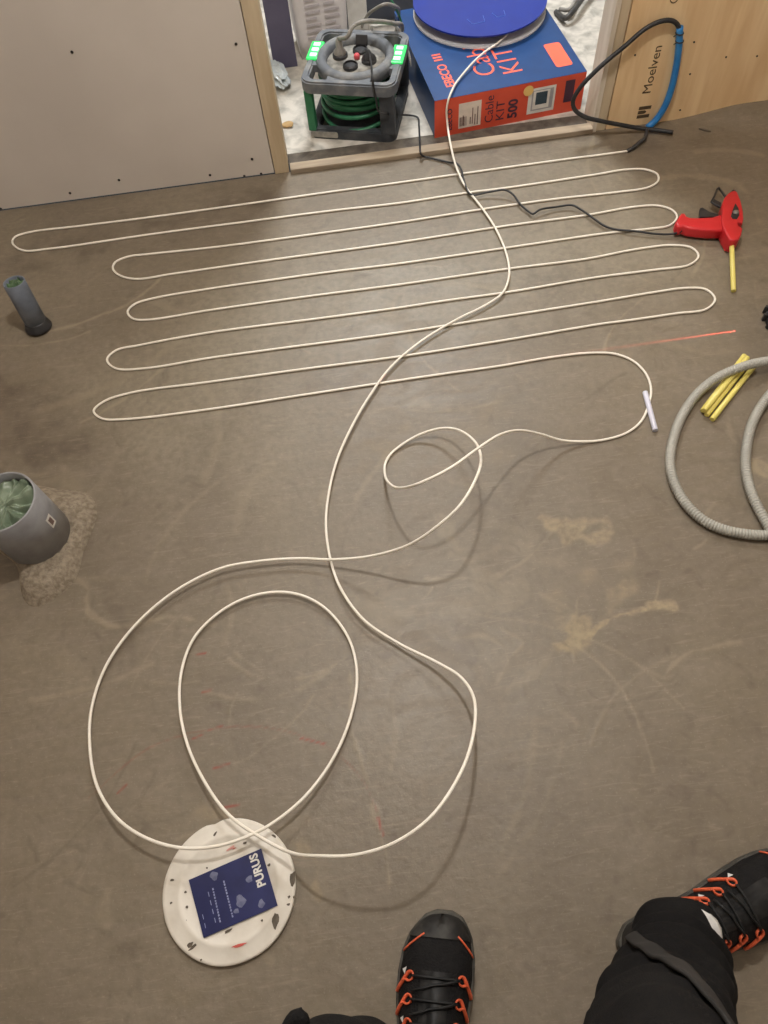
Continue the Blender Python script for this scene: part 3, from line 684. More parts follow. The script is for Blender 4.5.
rm = Matrix.Translation(rl.location) @ Matrix.Rotation(math.radians(-17.5), 4, 'Z')
def rw(x, y, z): return rm @ Vector((x, y, z))
# grey cord plugged into the reel
gc = empty('power_cord', rw(-0.045, 0.012, 0.0))
pl = rw(-0.045, 0.012, RH - 0.004)
add('plug', lathe_me([(0.0, 0.0), (0.017, 0.0), (0.017, 0.008), (0.010, 0.016), (0.0085, 0.036), (0.006, 0.042), (0.0, 0.042)], 16), 'grey_cord', gc, (pl - gc.location), smooth=True)
P = [pl + Vector((0, 0, .040)), at(348, 36, .225), at(353, 26, .243), at(364, 21.5, .245), at(380, 21.5, .225), at(394, 23.5, .19), at(402.5, 28, .13), Vector((.262, 2.206, .05)), rw(.09, .18, .006), rw(.04, .24, .006), rw(-.06, .26, .006)]
tube('cord', rel(spline(P, .01), gc), 0.0055, 'grey_cord', gc, 8)
tag(gc, 'thick dusty grey cord arching out of the reel socket', 'cord')
wc = tube('loose_cable', spline([rw(.08, .17, .006), at(372, 31, .10), at(378, 26, .16), at(387, 24.5, .17), at(396, 26, .15), rw(.125, .15, .05), rw(.10, .20, .006), rw(.04, .27, .006)], .01), 0.004, 'white_cord', None, 8)
tag(wc, 'thin white cord bowed low behind the extension reel', 'cord')
gt = tube('grey_tube', spline([at(362, 27, .006), at(364, 22, .10), at(372, 11, .2), at(384, 4.5, .23), at(394, 6, .2), at(398.5, 18, .1), Vector((.245, 2.27, .006))], .01), 0.0045, 'grey_cord', None, 8)
tag(gt, 'thin grey tube arched highest behind the extension reel', 'tube')
gl = tube('green_cord', spline([at(389, -4, .20), at(396, 9, .17), at(401.5, 24, .12), Vector((.268, 2.17, .03)), Vector((.270, 2.145, .006))], .01), 0.003, 'green_cable', None, 8)
tag(gl, 'thin green cord hanging between reel and blue box', 'cord')

# ------------------------------------------------------------------ clutter in the hallway
pn = empty('slate_panel', (-0.052, 2.315, 0))
me = box_me(-0.044, 0.026, -0.012, 0.012, 0.0, 0.62, 0.002)
for v in me.vertices: v.co.y += v.co.z * 0.06
add('panel_body', me, 'slate', pn); me = box_me(-0.044, 0.026, -0.0125, 0.0125, 0.62, 0.626, 0.001)
for v in me.vertices: v.co.y += 0.62 * 0.06
add('panel_edge', me, 'tool_case', pn)
tag(pn, 'dark slate-coloured board standing upright behind the left stud', 'board')
sk = empty('paper_sack', (0.055, 2.395, 0), math.radians(6))
bm = bmesh.new(); bmesh.ops.create_cube(bm, size=1); bmesh.ops.subdivide_edges(bm, edges=bm.edges[:], cuts=7, use_grid_fill=True)
for v in bm.verts:
    x, y, z = v.co; q = 1 - 0.10 * (abs(z) * 2) ** 4
    n = mnoise.noise(Vector((x * 3, y * 3, z * 3))) * 0.02
    v.co = Vector((x * 0.155 * q, y * 0.12 * q, (z + 0.5) * 0.42)) * (1 + n)
add('sack_body', from_bm(bm), 'sack', sk, smooth=True)
for c_, x0 in enumerate((-0.045, 0.010)):
    for k in range(13):
        decal('printed_line', 0.044 - 0.012 * ((k * 7 + c_) % 3 == 0), 0.0065, (x0, -0.0645, 0.06 + k * 0.017), (1, 0, 0), (0, 0, 1), 'sack_print', sk, 0, 0.001)
tag(sk, 'white paper sack with faint printed text behind the extension reel', 'sack')
wk = empty('white_board', (0.175, 2.46, 0)); add('board_body', box_me(-0.03, 0.03, -0.01, 0.01, 0, 0.5, 0.002), 'white', wk); add('board_edge', box_me(-0.034, -0.0305, -0.011, 0.011, 0, 0.5), 'tool_case', wk)
tag(wk, 'narrow white board standing beside the paper sack', 'board')
tcx = empty('tool_case', (0.30, 2.56, 0), math.radians(-5))
add('case_body', box_me(-0.10, 0.10, -0.08, 0.08, 0, 0.16, 0.012), 'tool_case', tcx)
add('case_lid', box_me(-0.103, 0.103, -0.083, 0.083, 0.162, 0.21, 0.014), 'tool_case', tcx)
tube('handle', [(-0.04, 0, .208), (-0.04, 0, .235), (0.04, 0, .235), (0.04, 0, .208)], 0.007, 'black_plastic', tcx, 8, own=False)
for sx in (-1, 1): add('latch', box_me(-0.012, 0.012, -0.089, -0.082, 0.14, 0.185, 0.002), 'metal', tcx, (sx * 0.06, 0, 0))
tag(tcx, 'dark tool case standing at the back behind the extension reel', 'tool case')
# grey hoses right of the box
hs = tube('grey_hose', spline([at(556, 12, .006), at(566, 18, .02), at(574, 10, .03), at(583, -2, .03), at(598, -14, .006), at(600, -40, .006), at(570, -45, .006)], .012), 0.008, 'sleeve', None, 10)
tag(hs, 'dark grey hose bent on the hallway floor right of the box', 'hose')
hs = tube('grey_hose', spline([at(560, 9, .018), at(568, 10, .026), at(576, 0, .02), at(586, -14, .008), at(590, -40, .008)], .012), 0.006, 'grey_cord', None, 10)
tag(hs, 'lighter grey hose lying over the dark hose', 'hose')
# crumpled plastic wrap and wood chip
bm = bmesh.new(); bmesh.ops.create_icosphere(bm, subdivisions=4, radius=1)
for v in bm.verts:
    c = v.co.copy(); n = 1 - abs(mnoise.noise(c * 1.6)) * 0.7 + mnoise.noise(c * 3) * 0.12
    v.co = Vector((c.x * 0.035 * n, c.y * 0.07 * n, max(0, 0.022 + c.z * 0.024 * n)))
wrp = add('plastic_wrap', from_bm(bm), 'plastic_wrap', None, at(279, 82) + Vector((0, 0, -0.0)), (0, 0, 0.3))
tag(wrp, 'crumpled translucent plastic wrap beside the slate board', 'plastic wrap')
bm = bmesh.new(); bmesh.ops.create_icosphere(bm, subdivisions=2, radius=1)
for v in bm.verts:
    n = 1 + mnoise.noise(v.co * 2) * 0.35; v.co = Vector((v.co.x * 0.017 * n, v.co.y * 0.013 * n, 0.005 + v.co.z * 0.005))
ch = add('wood_chip', from_bm(bm), 'chip', None, at(288, 126)); tag(ch, 'small tan wood chip on the hallway floor by the left stud', 'wood chip')

# ------------------------------------------------------------------ hot glue gun
gb = at(722, 226)
def gp(x, y, z): p = at(x, y, z) - gb; return p
gun = empty('glue_gun', gb)
zb = 0.022
poly = [gp(x, y, .034) for x, y in ((730.5, 193.5), (733.5, 192), (736.5, 193.5), (740, 202), (742.3, 212), (743, 220), (741.8, 225), (737.5, 223.8), (737.5, 227), (742, 230), (740.8, 236), (738, 241), (733, 242.5), (728.5, 241), (725, 235), (722.5, 230), (721, 224), (721.2, 214), (721.5, 205), (724, 199), (727.5, 195))]
add('body', prism_me(poly, 0.003, 0.040, 0.013, 5), 'gun_red', gun, smooth=True)
poly = [gp(x, y, .030) for x, y in ((724, 231.5), (710, 231.5), (698, 230.5), (688, 229.2), (683, 227), (680, 228), (676, 226.5), (675, 223), (678, 218), (681, 214), (684.5, 213.8), (686.5, 217), (690, 218.3), (700, 218.5), (712, 217.8), (724, 214))]
add('handle', prism_me(poly, 0.006, 0.034, 0.011, 5), 'gun_red', gun, smooth=True)
poly = [gp(x, y, zb) for x, y in ((699, 219), (699.5, 210), (702, 209.5), (709, 214), (717, 216), (720, 219))]
add('trigger', prism_me(poly, 0.015, 0.029, 0.002, 2), 'black_plastic', gun)
poly = [gp(x, y, .041) for x, y in ((735.5, 203), (738.5, 208), (739.5, 215), (737, 219), (732.5, 218.5), (731, 216), (733, 209))]
add('side_cover', prism_me(poly, 0.039, 0.0415, 0.0008, 1), 'black_plastic', gun)
kn = gp(736, 212.5, .0415); add('side_knob', lathe_me([(0.0, 0.004), (0.006, 0.003), (0.008, 0.0), (0.0, 0.0)], 14), 'metal', gun, kn, smooth=True)
nt_ = gp(734, 191, .022); add('nozzle', tube_me([gp(734, 195, .024), gp(733.5, 192, .024), gp(733.3, 190.5, .024)], [0.007, 0.006, 0.003], 12), 'black_plastic', gun, smooth=True)
st = [gp(727, 199.5, .020), gp(723.5, 194, .022), gp(718.5, 187.5, .024), gp(717.5, 188.5, .025), gp(714.5, 196, .026), gp(711.5, 202, .026), gp(715.5, 205, .025), gp(720, 207.5, .022)]
tube('wire_stand', st, 0.0028, 'black_plastic', gun, 8, own=False)
poly = [gp(x, y, .024) for x, y in ((710.5, 202.5), (713.5, 199.5), (721, 203.5), (720.5, 208))]
add('stand_foot', prism_me(poly, 0.022, 0.027, 0.001, 1), 'black_plastic', gun)
fr = rw(0.036, -0.004, RH)           # socket the plug sits in
FN = rm.to_3x3() @ Vector((0, -1, 0)); FP = rw(0, -hw - 0.006, 0)
cord = [fr + Vector((0, 0, 0.018)), at(371.5, 66, RH + 0.022), at_plane(372.5, 79, FP, FN), at_plane(376, 99, FP, FN), at_plane(379, 112, FP, FN), at_plane(386, 113.5, FP, FN), at(397, 114.5, .02), at(417, 117, .006), at(419, 126, .006), at(419.5, 136, .010), at(420, 147, .026), at(420.6, 153.6, .020), at(424, 156.5, .006), at(432, 158.2, .005), at(450, 162.5, .006), at(456, 163, .016), at(460.5, 168, .014), at(464, 180.5, .012), at(471, 194.5, .010), at(489, 192, .014), at(505, 190, .020), at(513, 194.5, .016), at(520, 204, .010), at(528, 211, .008), at(533, 214, .010), at(539.6, 209.7, .014), at(556, 207, .010), at(572, 205.2, .012), at(580, 209, .012), at(587.5, 214, .010), at(607, 227, .008), at(620, 230, .008), at(634, 231, .010), at(652, 233.5, .009), at(669.5, 234.2, .010), at(678, 232.5, .014), at(684, 229, .020), at(690, 227, .022)]
tube('power_cord', [p - gb for p in spline(cord, .006)], 0.0026, 'black_rubber', gun, 8, own=False)
tube('cord_boot', [gp(678.5, 232.2, .014), gp(684, 229, .020), gp(687, 227.5, .022)], [0.0035, 0.0055, 0.006], 'black_rubber', gun, 10, own=False)
add('plug', lathe_me([(0.0, 0.0), (0.017, 0.0), (0.017, 0.006), (0.008, 0.012), (0.004, 0.022), (0.0, 0.022)], 16), 'black_plastic', gun, fr + Vector((0, 0, -0.003)) - gb, smooth=True)
tag(gun, 'red hot glue gun with black trigger lying on its side', 'glue gun')
# glue sticks
def glue(a, b, r, m, label, group=None, z=None, z2=None):
    a = at(*a, z if z else r + .0003); b = at(*b, z2 if z2 else (z if z else r + .0003)); d = (b - a); L = d.length
    me = lathe_me([(0.0, 0.0), (r * .9, 0.0), (r, r * .12), (r, L - r * .12), (r * .9, L), (0.0, L)], 14)
    o = add('glue_stick', me, m, None, a, smooth=False); o.rotation_euler = d.to_track_quat('Z', 'Y').to_euler()
    for p in me.polygons: p.use_smooth = len(p.vertices) == 4 and abs(p.normal.z) < 0.2
    return tag(o, label, 'glue stick', group)
glue((731.5, 240), (733.5, 291), 0.0056, 'glue_yellow', 'yellow glue stick sticking out of the rear of the red gun', None, 0.022, 0.0062)
glue((744.5, 355.5), (702.5, 411), 0.0056, 'glue_yellow', 'leftmost yellow glue stick of the bundle beside the conduit', 'yellow glue sticks beside the conduit')
glue((749.0, 361.3), (706.5, 415.0), 0.0056, 'glue_yellow', 'middle yellow glue stick of the bundle beside the conduit', 'yellow glue sticks beside the conduit')
glue((753.8, 366.6), (712, 419.5), 0.0056, 'glue_yellow', 'rightmost yellow glue stick of the bundle beside the conduit', 'yellow glue sticks beside the conduit')
glue((747.5, 357.5), (704, 410.5), 0.0056, 'glue_yellow', 'yellow glue stick lying on top of the bundle beside the conduit', 'yellow glue sticks beside the conduit', 0.0157)
glue((645, 392), (655.3, 430.5), 0.0056, 'glue_white', 'milky white glue stick lying under the cable bend')

# ------------------------------------------------------------------ corrugated conduit
cp = [(900, 520, .016), (860, 400, .03), (815, 356, .02), (768, 361, .028), (745, 366, .034), (720, 376, .026), (700, 391, .015), (683, 414, .0131), (673, 440, .0131), (670, 464, .0131), (675, 485, .0131), (686, 504, .0131), (703, 520, .0131), (722, 529, .0131), (745, 534, .0131), (768, 535, .0131),
      (800, 528, .0131), (850, 490, .014), (862, 430, .04), (835, 385, .04), (805, 378, .03), (780, 386, .022), (764, 402, .018), (752, 424, .0145), (746.5, 448, .0131), (746, 470, .0131), (751, 492, .0131), (762, 515, .0131), (778, 540, .0145), (800, 562, .02), (850, 580, .013)]
P = spline([at(x, y, max(z - .0022, .011)) for x, y, z in cp], 0.0013)
cum = np.concatenate([[0], np.cumsum([(b - a).length for a, b in zip(P[:-1], P[1:])])])
arc = np.arange(0, cum[-1], 0.0014); arr = np.array([tuple(p) for p in P])
P = [Vector(q) for q in np.stack([np.interp(arc, cum, arr[:, k]) for k in range(3)], 1)]
def cr(i): return (0.0094, 0.0103, 0.0094, 0.0080)[i % 4]
cd = tube('corrugated_conduit', P, cr, 'conduit', None, 12)
tag(cd, 'coil of grey corrugated conduit lying on the floor', 'conduit')

# ------------------------------------------------------------------ laser level at the right edge, throwing a red line on the floor
lv = empty('laser_level', at(788, 321), math.radians(90))
add('base_ring', lathe_me([(0.0, 0.0), (0.050, 0.0), (0.050, 0.012), (0.040, 0.018), (0.0, 0.018)], 24), 'black_rubber', lv)
for k in range(14):
    a = 2 * math.pi * k / 14; add('grip_rib', box_me(-0.006, 0.006, -0.004, 0.004, 0.0, 0.020, 0.002), 'black_plastic', lv, (0.051 * math.cos(a), 0.051 * math.sin(a), 0), (0, 0, a))
add('housing', box_me(-0.032, 0.032, -0.038, 0.038, 0.018, 0.100, 0.008), 'black_plastic', lv)
add('window', box_me(-0.012, 0.012, 0.0375, 0.0395, 0.062, 0.09, 0.001), 'screen', lv)
tag(lv, 'black ribbed laser level at the right edge of the floor', 'laser level')
ld = bpy.data.lights.new('laser_line', 'SPOT'); ld.energy = 14.0; ld.color = (1.0, 0.10, 0.08); ld.spot_size = math.radians(120); ld.spot_blend = 0.0; ld.shadow_soft_size = 0.0
lo = bpy.data.objects.new('laser_line', ld); col.objects.link(lo)
A, B = at(735, 331), at(430, 374)
src = lv.location + Vector((-0.042, 0.0, 0.075))
# keep the source in the vertical plane of the line
dln = (A - B).normalized(); src = A + dln * ((src - A).dot(dln)); src.z = 0.075
lo.location = src
aim = (at(560, 357) - src).normalized()
zax = -aim; xax = dln.cross(Vector((0, 0, 1))).normalized(); yax = zax.cross(xax).normalized(); 
lo.rotation_euler = Matrix((xax, yax, zax)).transposed().to_euler()
ld.use_nodes = True; nt = ld.node_tree; em = nt.nodes['Emission']
g = nt.nodes.new('ShaderNodeTexCoord'); sx_ = nt.nodes.new('ShaderNodeSeparateXYZ'); nt.links.new(g.outputs['Normal'], sx_.inputs[0])
ab = nt.nodes.new('ShaderNodeMath'); ab.operation = 'ABSOLUTE'; nt.links.new(sx_.outputs['X'], ab.inputs[0])
mr = nt.nodes.new('ShaderNodeMapRange'); mr.inputs['From Min'].default_value = 0.0; mr.inputs['From Max'].default_value = 0.016; mr.inputs['To Min'].default_value = 1.0; mr.inputs['To Max'].default_value = 0.0
nt.links.new(ab.outputs[0], mr.inputs['Value'])
# fan limits: no light steeper than the near end of the line
near = (A - src).normalized(); lim = near.dot(yax)
gt_ = nt.nodes.new('ShaderNodeMath'); gt_.operation = 'LESS_THAN'; gt_.inputs[1].default_value = lim; nt.links.new(sx_.outputs['Y'], gt_.inputs[0])
ml = nt.nodes.new('ShaderNodeMath'); ml.operation = 'MULTIPLY'; nt.links.new(mr.outputs[0], ml.inputs[0]); nt.links.new(gt_.outputs[0], ml.inputs[1])
sc_ = nt.nodes.new('ShaderNodeMath'); sc_.operation = 'MULTIPLY'; sc_.inputs[1].default_value = 1.0; nt.links.new(ml.outputs[0], sc_.inputs[0])
em.inputs['Color'].default_value = (1, 1, 1, 1); nt.links.new(sc_.outputs[0], em.inputs['Strength'])

# ------------------------------------------------------------------ drain pipes
def bag_me(r, seed, amp=0.35):
    bm = bmesh.new(); bmesh.ops.create_icosphere(bm, subdivisions=5, radius=1)
    off = Vector((seed * 3.1, seed * 1.7, seed))
    for v in bm.verts:
        c = v.co.copy()
        n1 = 1 - 2 * abs(mnoise.noise(c * 1.6 + off)); n2 = 1 - 2 * abs(mnoise.noise(c * 3.6 + off))
        h = 1 + amp * (n1 * 0.6 + n2 * 0.45)
        v.co = Vector((c.x * r * min(1.0, 0.86 + 0.12 * n1), c.y * r * min(1.0, 0.86 + 0.12 * n1), c.z * r * 0.62 * h))
    return from_bm(bm)
pc = Vector((-0.650, 0.789, 0)); PH = 0.155; PR = 0.064
wp_ = empty('drain_pipe', pc); wp_.rotation_euler = (0, math.radians(-3), 0)
add('pipe_body', lathe_me([(PR, 0.002), (PR, PH - 0.001), (PR - 0.001, PH), (PR - 0.003, PH), (PR - 0.004, PH - 0.001), (PR - 0.004, 0.002), (PR, 0.002)], 56), 'pipe_grey', wp_, smooth=True)
lbn = math.radians(-22)
def on_pipe(a, z, r=PR + 0.0004): return (r * math.cos(a), r * math.sin(a), z)
def pipe_patch(name, a0, a1, z0, z1, m, r, par):
    V = [on_pipe(a, z, r) for z in (z0, z1) for a in np.linspace(a0, a1, 6)]
    V += [on_pipe(a, z, r - 0.0003) for z in (z0, z1) for a in np.linspace(a0, a1, 6)]
    Fc = [(k, k + 1, k + 7, k + 6) for k in range(5)]
    return add(name, pyd(V, Fc), m, par, smooth=True)
lb = pipe_patch('sticker', math.radians(-22), math.radians(-8), 0.075, 0.105, 'white', PR + 0.0005, wp_)
pipe_patch('sticker_print', math.radians(-19), math.radians(-11), 0.081, 0.099, 'label_ink', PR + 0.0009, wp_)
tag(wp_, 'wide grey drain pipe stub standing in mortar at the left', 'pipe')
def folds_me(R, seed, nf=9, amp=0.022, NA=120, NR=14):
    rr_ = random.Random(seed); FL = []; a_ = 0
    while a_ < 2 * math.pi:
        FL.append((a_, rr_.uniform(.5, 1.15), rr_.uniform(.22, .5), rr_.uniform(-.7, .7))); a_ += rr_.uniform(.3, .95) * 9 / nf
    V = [(0, 0, 0)]; Fc = []
    for i in range(1, NR + 1):
        t = i / NR
        for k in range(NA):
            a = 2 * math.pi * k / NA
            c = Vector((math.cos(a), math.sin(a), 0))
            rg = -1.0
            for (fa, fh, fw, fb) in FL:
                d = abs((a + fb * t - fa + math.pi) % (2 * math.pi) - math.pi)
                rg = max(rg, fh * (1 - d / fw * (0.6 + 0.7 * t)) if d < 2 else -1)
            ln = 0.75 + 0.55 * mnoise.noise(c * 1.7 + Vector((3, 0, seed)))
            z = 0.010 * math.sin(min(1, t * 1.6) * math.pi / 2 + 1.2) + amp * max(rg, -0.7) * t ** 0.7 * ln + 0.006 * mnoise.noise(Vector((c.x * t * 4, c.y * t * 4, seed)))
            if t > 0.9: z -= (t - 0.9) * 0.12
            r = R * t * (1 if t < 0.95 else 0.99)
            V.append((r * c.x + 0.003 * mnoise.noise(Vector((c.x * 3, t * 5, seed))) * (1 - t), r * c.y, z))
    for k in range(NA): Fc.append((0, 1 + k, 1 + (k + 1) % NA))
    for i in range(NR - 1):
        for k in range(NA):
            p = 1 + i * NA + k; q = 1 + i * NA + (k + 1) % NA; Fc.append((p, p + NA, q + NA, q))
    n = len(V); V += [(R * 0.98 * math.cos(2 * math.pi * k / NA), R * 0.98 * math.sin(2 * math.pi * k / NA), -0.05) for k in range(NA)]
    o = 1 + (NR - 1) * NA
    for k in range(NA): Fc.append((o + k, n + k, n + (k + 1) % NA, o + (k + 1) % NA))
    Fc.append(tuple(n + k for k in range(NA)))
    return pyd(V, Fc)
bg = add('plastic_bag', folds_me(PR - 0.0045, 4.3, 14, 0.027, 160, 18), 'green_bag', None, pc + Vector((-0.007, 0, PH - 0.028)), (0, math.radians(-3), 0), smooth=True)
tag(bg, 'crumpled pale green plastic bag stuffed into the wide pipe', 'plastic bag')
# mortar collar
ol = [at(x, y) for x, y in ((55, 488), (72, 490), (88, 493), (96, 503), (97, 518), (91, 535), (84, 552), (80, 568), (74, 583), (62, 594), (48, 603), (36, 608), (26, 604), (20, 590), (18, 570), (10, 560), (-10, 545), (-25, 520), (-10, 492), (25, 484))]
ctr = Vector((-0.635, 0.78, 0)); NR, NA = 12, 80; V = []; Fc = []
olp = spline(ol + [ol[0]], 0.01)
def rad(a):
    best = None
    for p, q in zip(olp[:-1], olp[1:]):
        d = Vector((math.cos(a), math.sin(a), 0)); e = q - p; den = d.x * e.y - d.y * e.x
        if abs(den) < 1e-9: continue
        w = p - ctr; t = (w.x * e.y - w.y * e.x) / den; s = (w.x * d.y - w.y * d.x) / den
        if t > 0 and -1e-6 <= s <= 1.000001: best = max(best or 0, t)
    return best or 0.08
rads = [rad(2 * math.pi * k / NA) for k in range(NA)]
V.append((0, 0, 0.020))
for i in range(1, NR + 1):
    t = i / NR
    for k in range(NA):
        a = 2 * math.pi * k / NA; r = rads[k] * t
        nn = mnoise.noise(Vector((r * math.cos(a) * 30, r * math.sin(a) * 30, 1))) * 0.006 + mnoise.noise(Vector((r * math.cos(a) * 90, r * math.sin(a) * 90, 5))) * 0.0035
        z = (0.024 * (1 - max(0, (t - 0.62) / 0.38) ** 2.2) + nn * (1 - t ** 6)) if t < 1 else -0.001
        V.append((r * math.cos(a), r * math.sin(a), max(z, -0.001)))
for k in range(NA): Fc.append((0, 1 + k, 1 + (k + 1) % NA))
for i in range(NR - 1):
    for k in range(NA):
        a = 1 + i * NA + k; b = 1 + i * NA + (k + 1) % NA; Fc.append((a, a + NA, b + NA, b))
mo = add('mortar_collar', pyd(V, Fc), 'mortar', None, ctr, smooth=True)
tag(mo, 'rough sandy mortar collar around the foot of the wide pipe', 'mortar')

sc = Vector((-0.713, 1.372, 0)); SH = 0.128; SR = 0.0245
sp_ = empty('drain_pipe', sc); sp_.rotation_euler = (math.radians(-9), math.radians(-1), 0)
add('pipe_body', lathe_me([(SR, -0.004), (SR, SH - 0.001), (SR - 0.0008, SH), (SR - 0.002, SH), (SR - 0.003, SH - 0.001), (SR - 0.003, -0.004), (SR, -0.004)], 36), 'pipe_dark', sp_, smooth=True)
add('socket_collar', lathe_me([(SR + 0.0005, 0.0), (SR + 0.006, 0.0), (SR + 0.007, 0.004), (SR + 0.0055, 0.009), (SR + 0.0015, 0.018), (SR + 0.0005, 0.022)], 36), 'black_plastic', sp_, smooth=True)
tag(sp_, 'narrow dark grey pipe stub leaning slightly near the plasterboard wall', 'pipe')
bg = add('plastic_bag', folds_me(SR - 0.0036, 9.1, 5, 0.010, 60, 8), mat('green_scrap', (92, 122, 82), (60, 82, 56), 50, 0.4, bump=0.4), None, sc + Vector((0.0, (SH - 0.012) * math.tan(math.radians(9)), SH - 0.012)), (math.radians(-9), math.radians(-1), 0), smooth=True)
tag(bg, 'dark green plastic scrap stuffed into the narrow pipe', 'plastic bag')

# ------------------------------------------------------------------ floor drain cover with blue card
ax = [at(231, 818), at(231, 967), at(163, 893), at(298, 890)]
dc = Vector(((ax[2].x + ax[3].x) / 2, (ax[0].y + ax[1].y) / 2, 0)); rx = (ax[3].x - ax[2].x) / 2 * 0.985; ry = (ax[0].y - ax[1].y) / 2 * 0.985
dr = empty('drain_cover', dc)
V = []; Fc = []; NA = 96
prof = [(0.0, 0.0088), (0.55, 0.0088), (0.70, 0.0090), (0.72, 0.0102), (0.78, 0.0104), (0.80, 0.0092), (0.95, 0.0098), (0.985, 0.0094), (1.0, 0.0078), (0.998, 0.0015), (0.95, 0.0008)]
for r, z in prof:
    for k in range(NA):
        a = 2 * math.pi * k / NA; q = 1.0
        if r > 0.9: q = 1 - 0.035 * math.exp(-((a - math.radians(101)) / 0.09) ** 2) + 0.006 * mnoise.noise(Vector((math.cos(a) * 2, math.sin(a) * 2, 0)))
        V.append((r * rx * q * math.cos(a), r * ry * q * math.sin(a), z))
for i in range(len(prof) - 1):
    for k in range(NA): Fc.append((i * NA + k, i * NA + (k + 1) % NA, (i + 1) * NA + (k + 1) % NA, (i + 1) * NA + k))
me = pyd(V, Fc); bm = bmesh.new(); bm.from_mesh(me); bmesh.ops.remove_doubles(bm, verts=bm.verts[:], dist=1e-6)
add('disc', from_bm(bm), 'plate', dr, smooth=True)
ZP = 0.0092
def dpt(x, y, z=ZP): return at(x, y, z) - dc
c00, c10, c11, c01 = dpt(203.5, 938, .0125), dpt(277.5, 905.5, .0125), dpt(261, 848.5, .0125), dpt(188.5, 880, .0125)
V = [Vector((p.x, p.y, z)) for z in (0.0095, 0.0118) for p in (c00, c10, c11, c01)]
card = add('card', pyd(V, [(0, 1, 2, 3)[::-1], (4, 5, 6, 7), (0, 1, 5, 4), (1, 2, 6, 5), (2, 3, 7, 6), (3, 0, 4, 7)]), 'card', dr)
ZCD = 0.0121
def cpt(u, v):   # u along the long edge to the right, v up
    p = c00 * (1 - u) * (1 - v) + c10 * u * (1 - v) + c11 * u * v + c01 * (1 - u) * v
    return Vector((p.x, p.y, ZCD))
dirv = (cpt(0, 1) - cpt(0, 0)).normalized(); dirv = (cpt(.9, .95) - cpt(.97, .36)).normalized() if False else (c11 - c10).normalized()
upv = Vector((-dirv.y, dirv.x, 0))
p0 = at(265.8, 885, ZCD) - dc; p0.z = ZCD
text('lettering', 'PURUS', 0.0180, p0, dirv, upv, 'white', card, bold=0.0006, sx=0.92)
p1 = at(258.5, 851, ZCD) - dc; p1.z = ZCD
for (x0, y0, x1, y1, wd) in ((221, 922, 213, 886, .0022), (233.5, 917, 223.5, 877, .0022), (216, 922.5, 208, 890, .001), (206, 928, 202.5, 913, .001)):
    a = at(x0, y0, ZCD) - dc; b = at(x1, y1, ZCD) - dc; a.z = b.z = ZCD
    n = int((b - a).length / 0.0042); d = (b - a).normalized(); u = Vector((-d.y, d.x, 0))
    if wd > 0.002:
        for k in range(n):
            decal('printed_word', 0.0032 - 0.0008 * (k % 3 == 1), wd, a + d * 0.0042 * k, d, u, 'card_print', card, 0, 0.0002)
    else:
        for k in range(0, n, 3): decal('printed_word', 0.007, wd, a + d * 0.0042 * k, d, u, 'card_print', card, 0, 0.0002)
def spot(par, x, y, a_, b_, rz, m, z):
    pts = [(a_ * math.cos(t) * (1 + .25 * math.sin(3 * t + x)), b_ * math.sin(t) * (1 + .2 * math.cos(2 * t + y))) for t in np.linspace(0, 2 * math.pi, 14, endpoint=False)]
    p = at(x, y, z) - dc; p.z = z
    o = add('spot', prism_me(pts, 0, 0.0002), m, par, p, (0, 0, rz)); return o
for (x, y, a_, b_, rz) in ((240.5, 901, .0075, .008, 0), (249.5, 879, .005, .0055, 0), (261.5, 903.5, .005, .006, .4), (236.5, 911, .004, .004, 0), (214, 876, .006, .006, .3)): spot(card, x, y, a_, b_, rz, 'scuff', ZCD)
for (x, y, a_, b_, rz) in ((292.5, 878.5, .010, .0048, 1.3), (275.5, 920, .011, .0048, 1.5), (190, 945, .005, .003, .6), (193, 947, .007, .002, .5), (288.5, 904.5, .0025, .002, 0), (289, 897, .002, .002, 0), (294, 897, .0015, .002, 0),
                           (269, 865, .0025, .002, 0), (278, 874.5, .002, .002, 0), (187, 907, .002, .0018, 0), (185.5, 892, .002, .002, 0), (186, 921, .0015, .0015, 0), (262, 920.5, .0018, .0015, 0), (171, 903, .002, .0015, 0), (201, 960, .0015, .0015, 0), (245, 843, .003, .002, .3), (274, 836, .004, .002, -.6), (215, 834, .004, .0015, .8), (207, 868, .0015, .0015, 0), (172, 880, .003, .002, 0), (228, 931, .006, .002, .4), (232, 842, .0015, .0015, 0)): spot(dr, x, y, a_, b_, rz, 'hole', 0.0099)
spot(dr, 239, 945.5, .011, .0018, .12, 'red_mark', 0.0103); spot(dr, 231, 848, .007, .002, .4, mat('red_faint', (216, 160, 150), (206, 140, 130), 90, .7), 0.0100); spot(dr, 234, 848.5, .003, .0008, .3, 'red_mark', 0.0100)
tag(dr, 'round white drain cover on the floor carrying a navy blue card', 'drain cover')
for (x, y) in ((240, 606), (730, 128)): pass
# stray splinter near the plywood
spn = tube('splinter', [at(699, 128.5, .004), at(705, 129.8, .005), at(711, 131.5, .003)], [0.0015, 0.003, 0.001], 'hole', None, 6); tag(spn, 'dark splinter lying on the floor near the plywood wall', 'splinter')

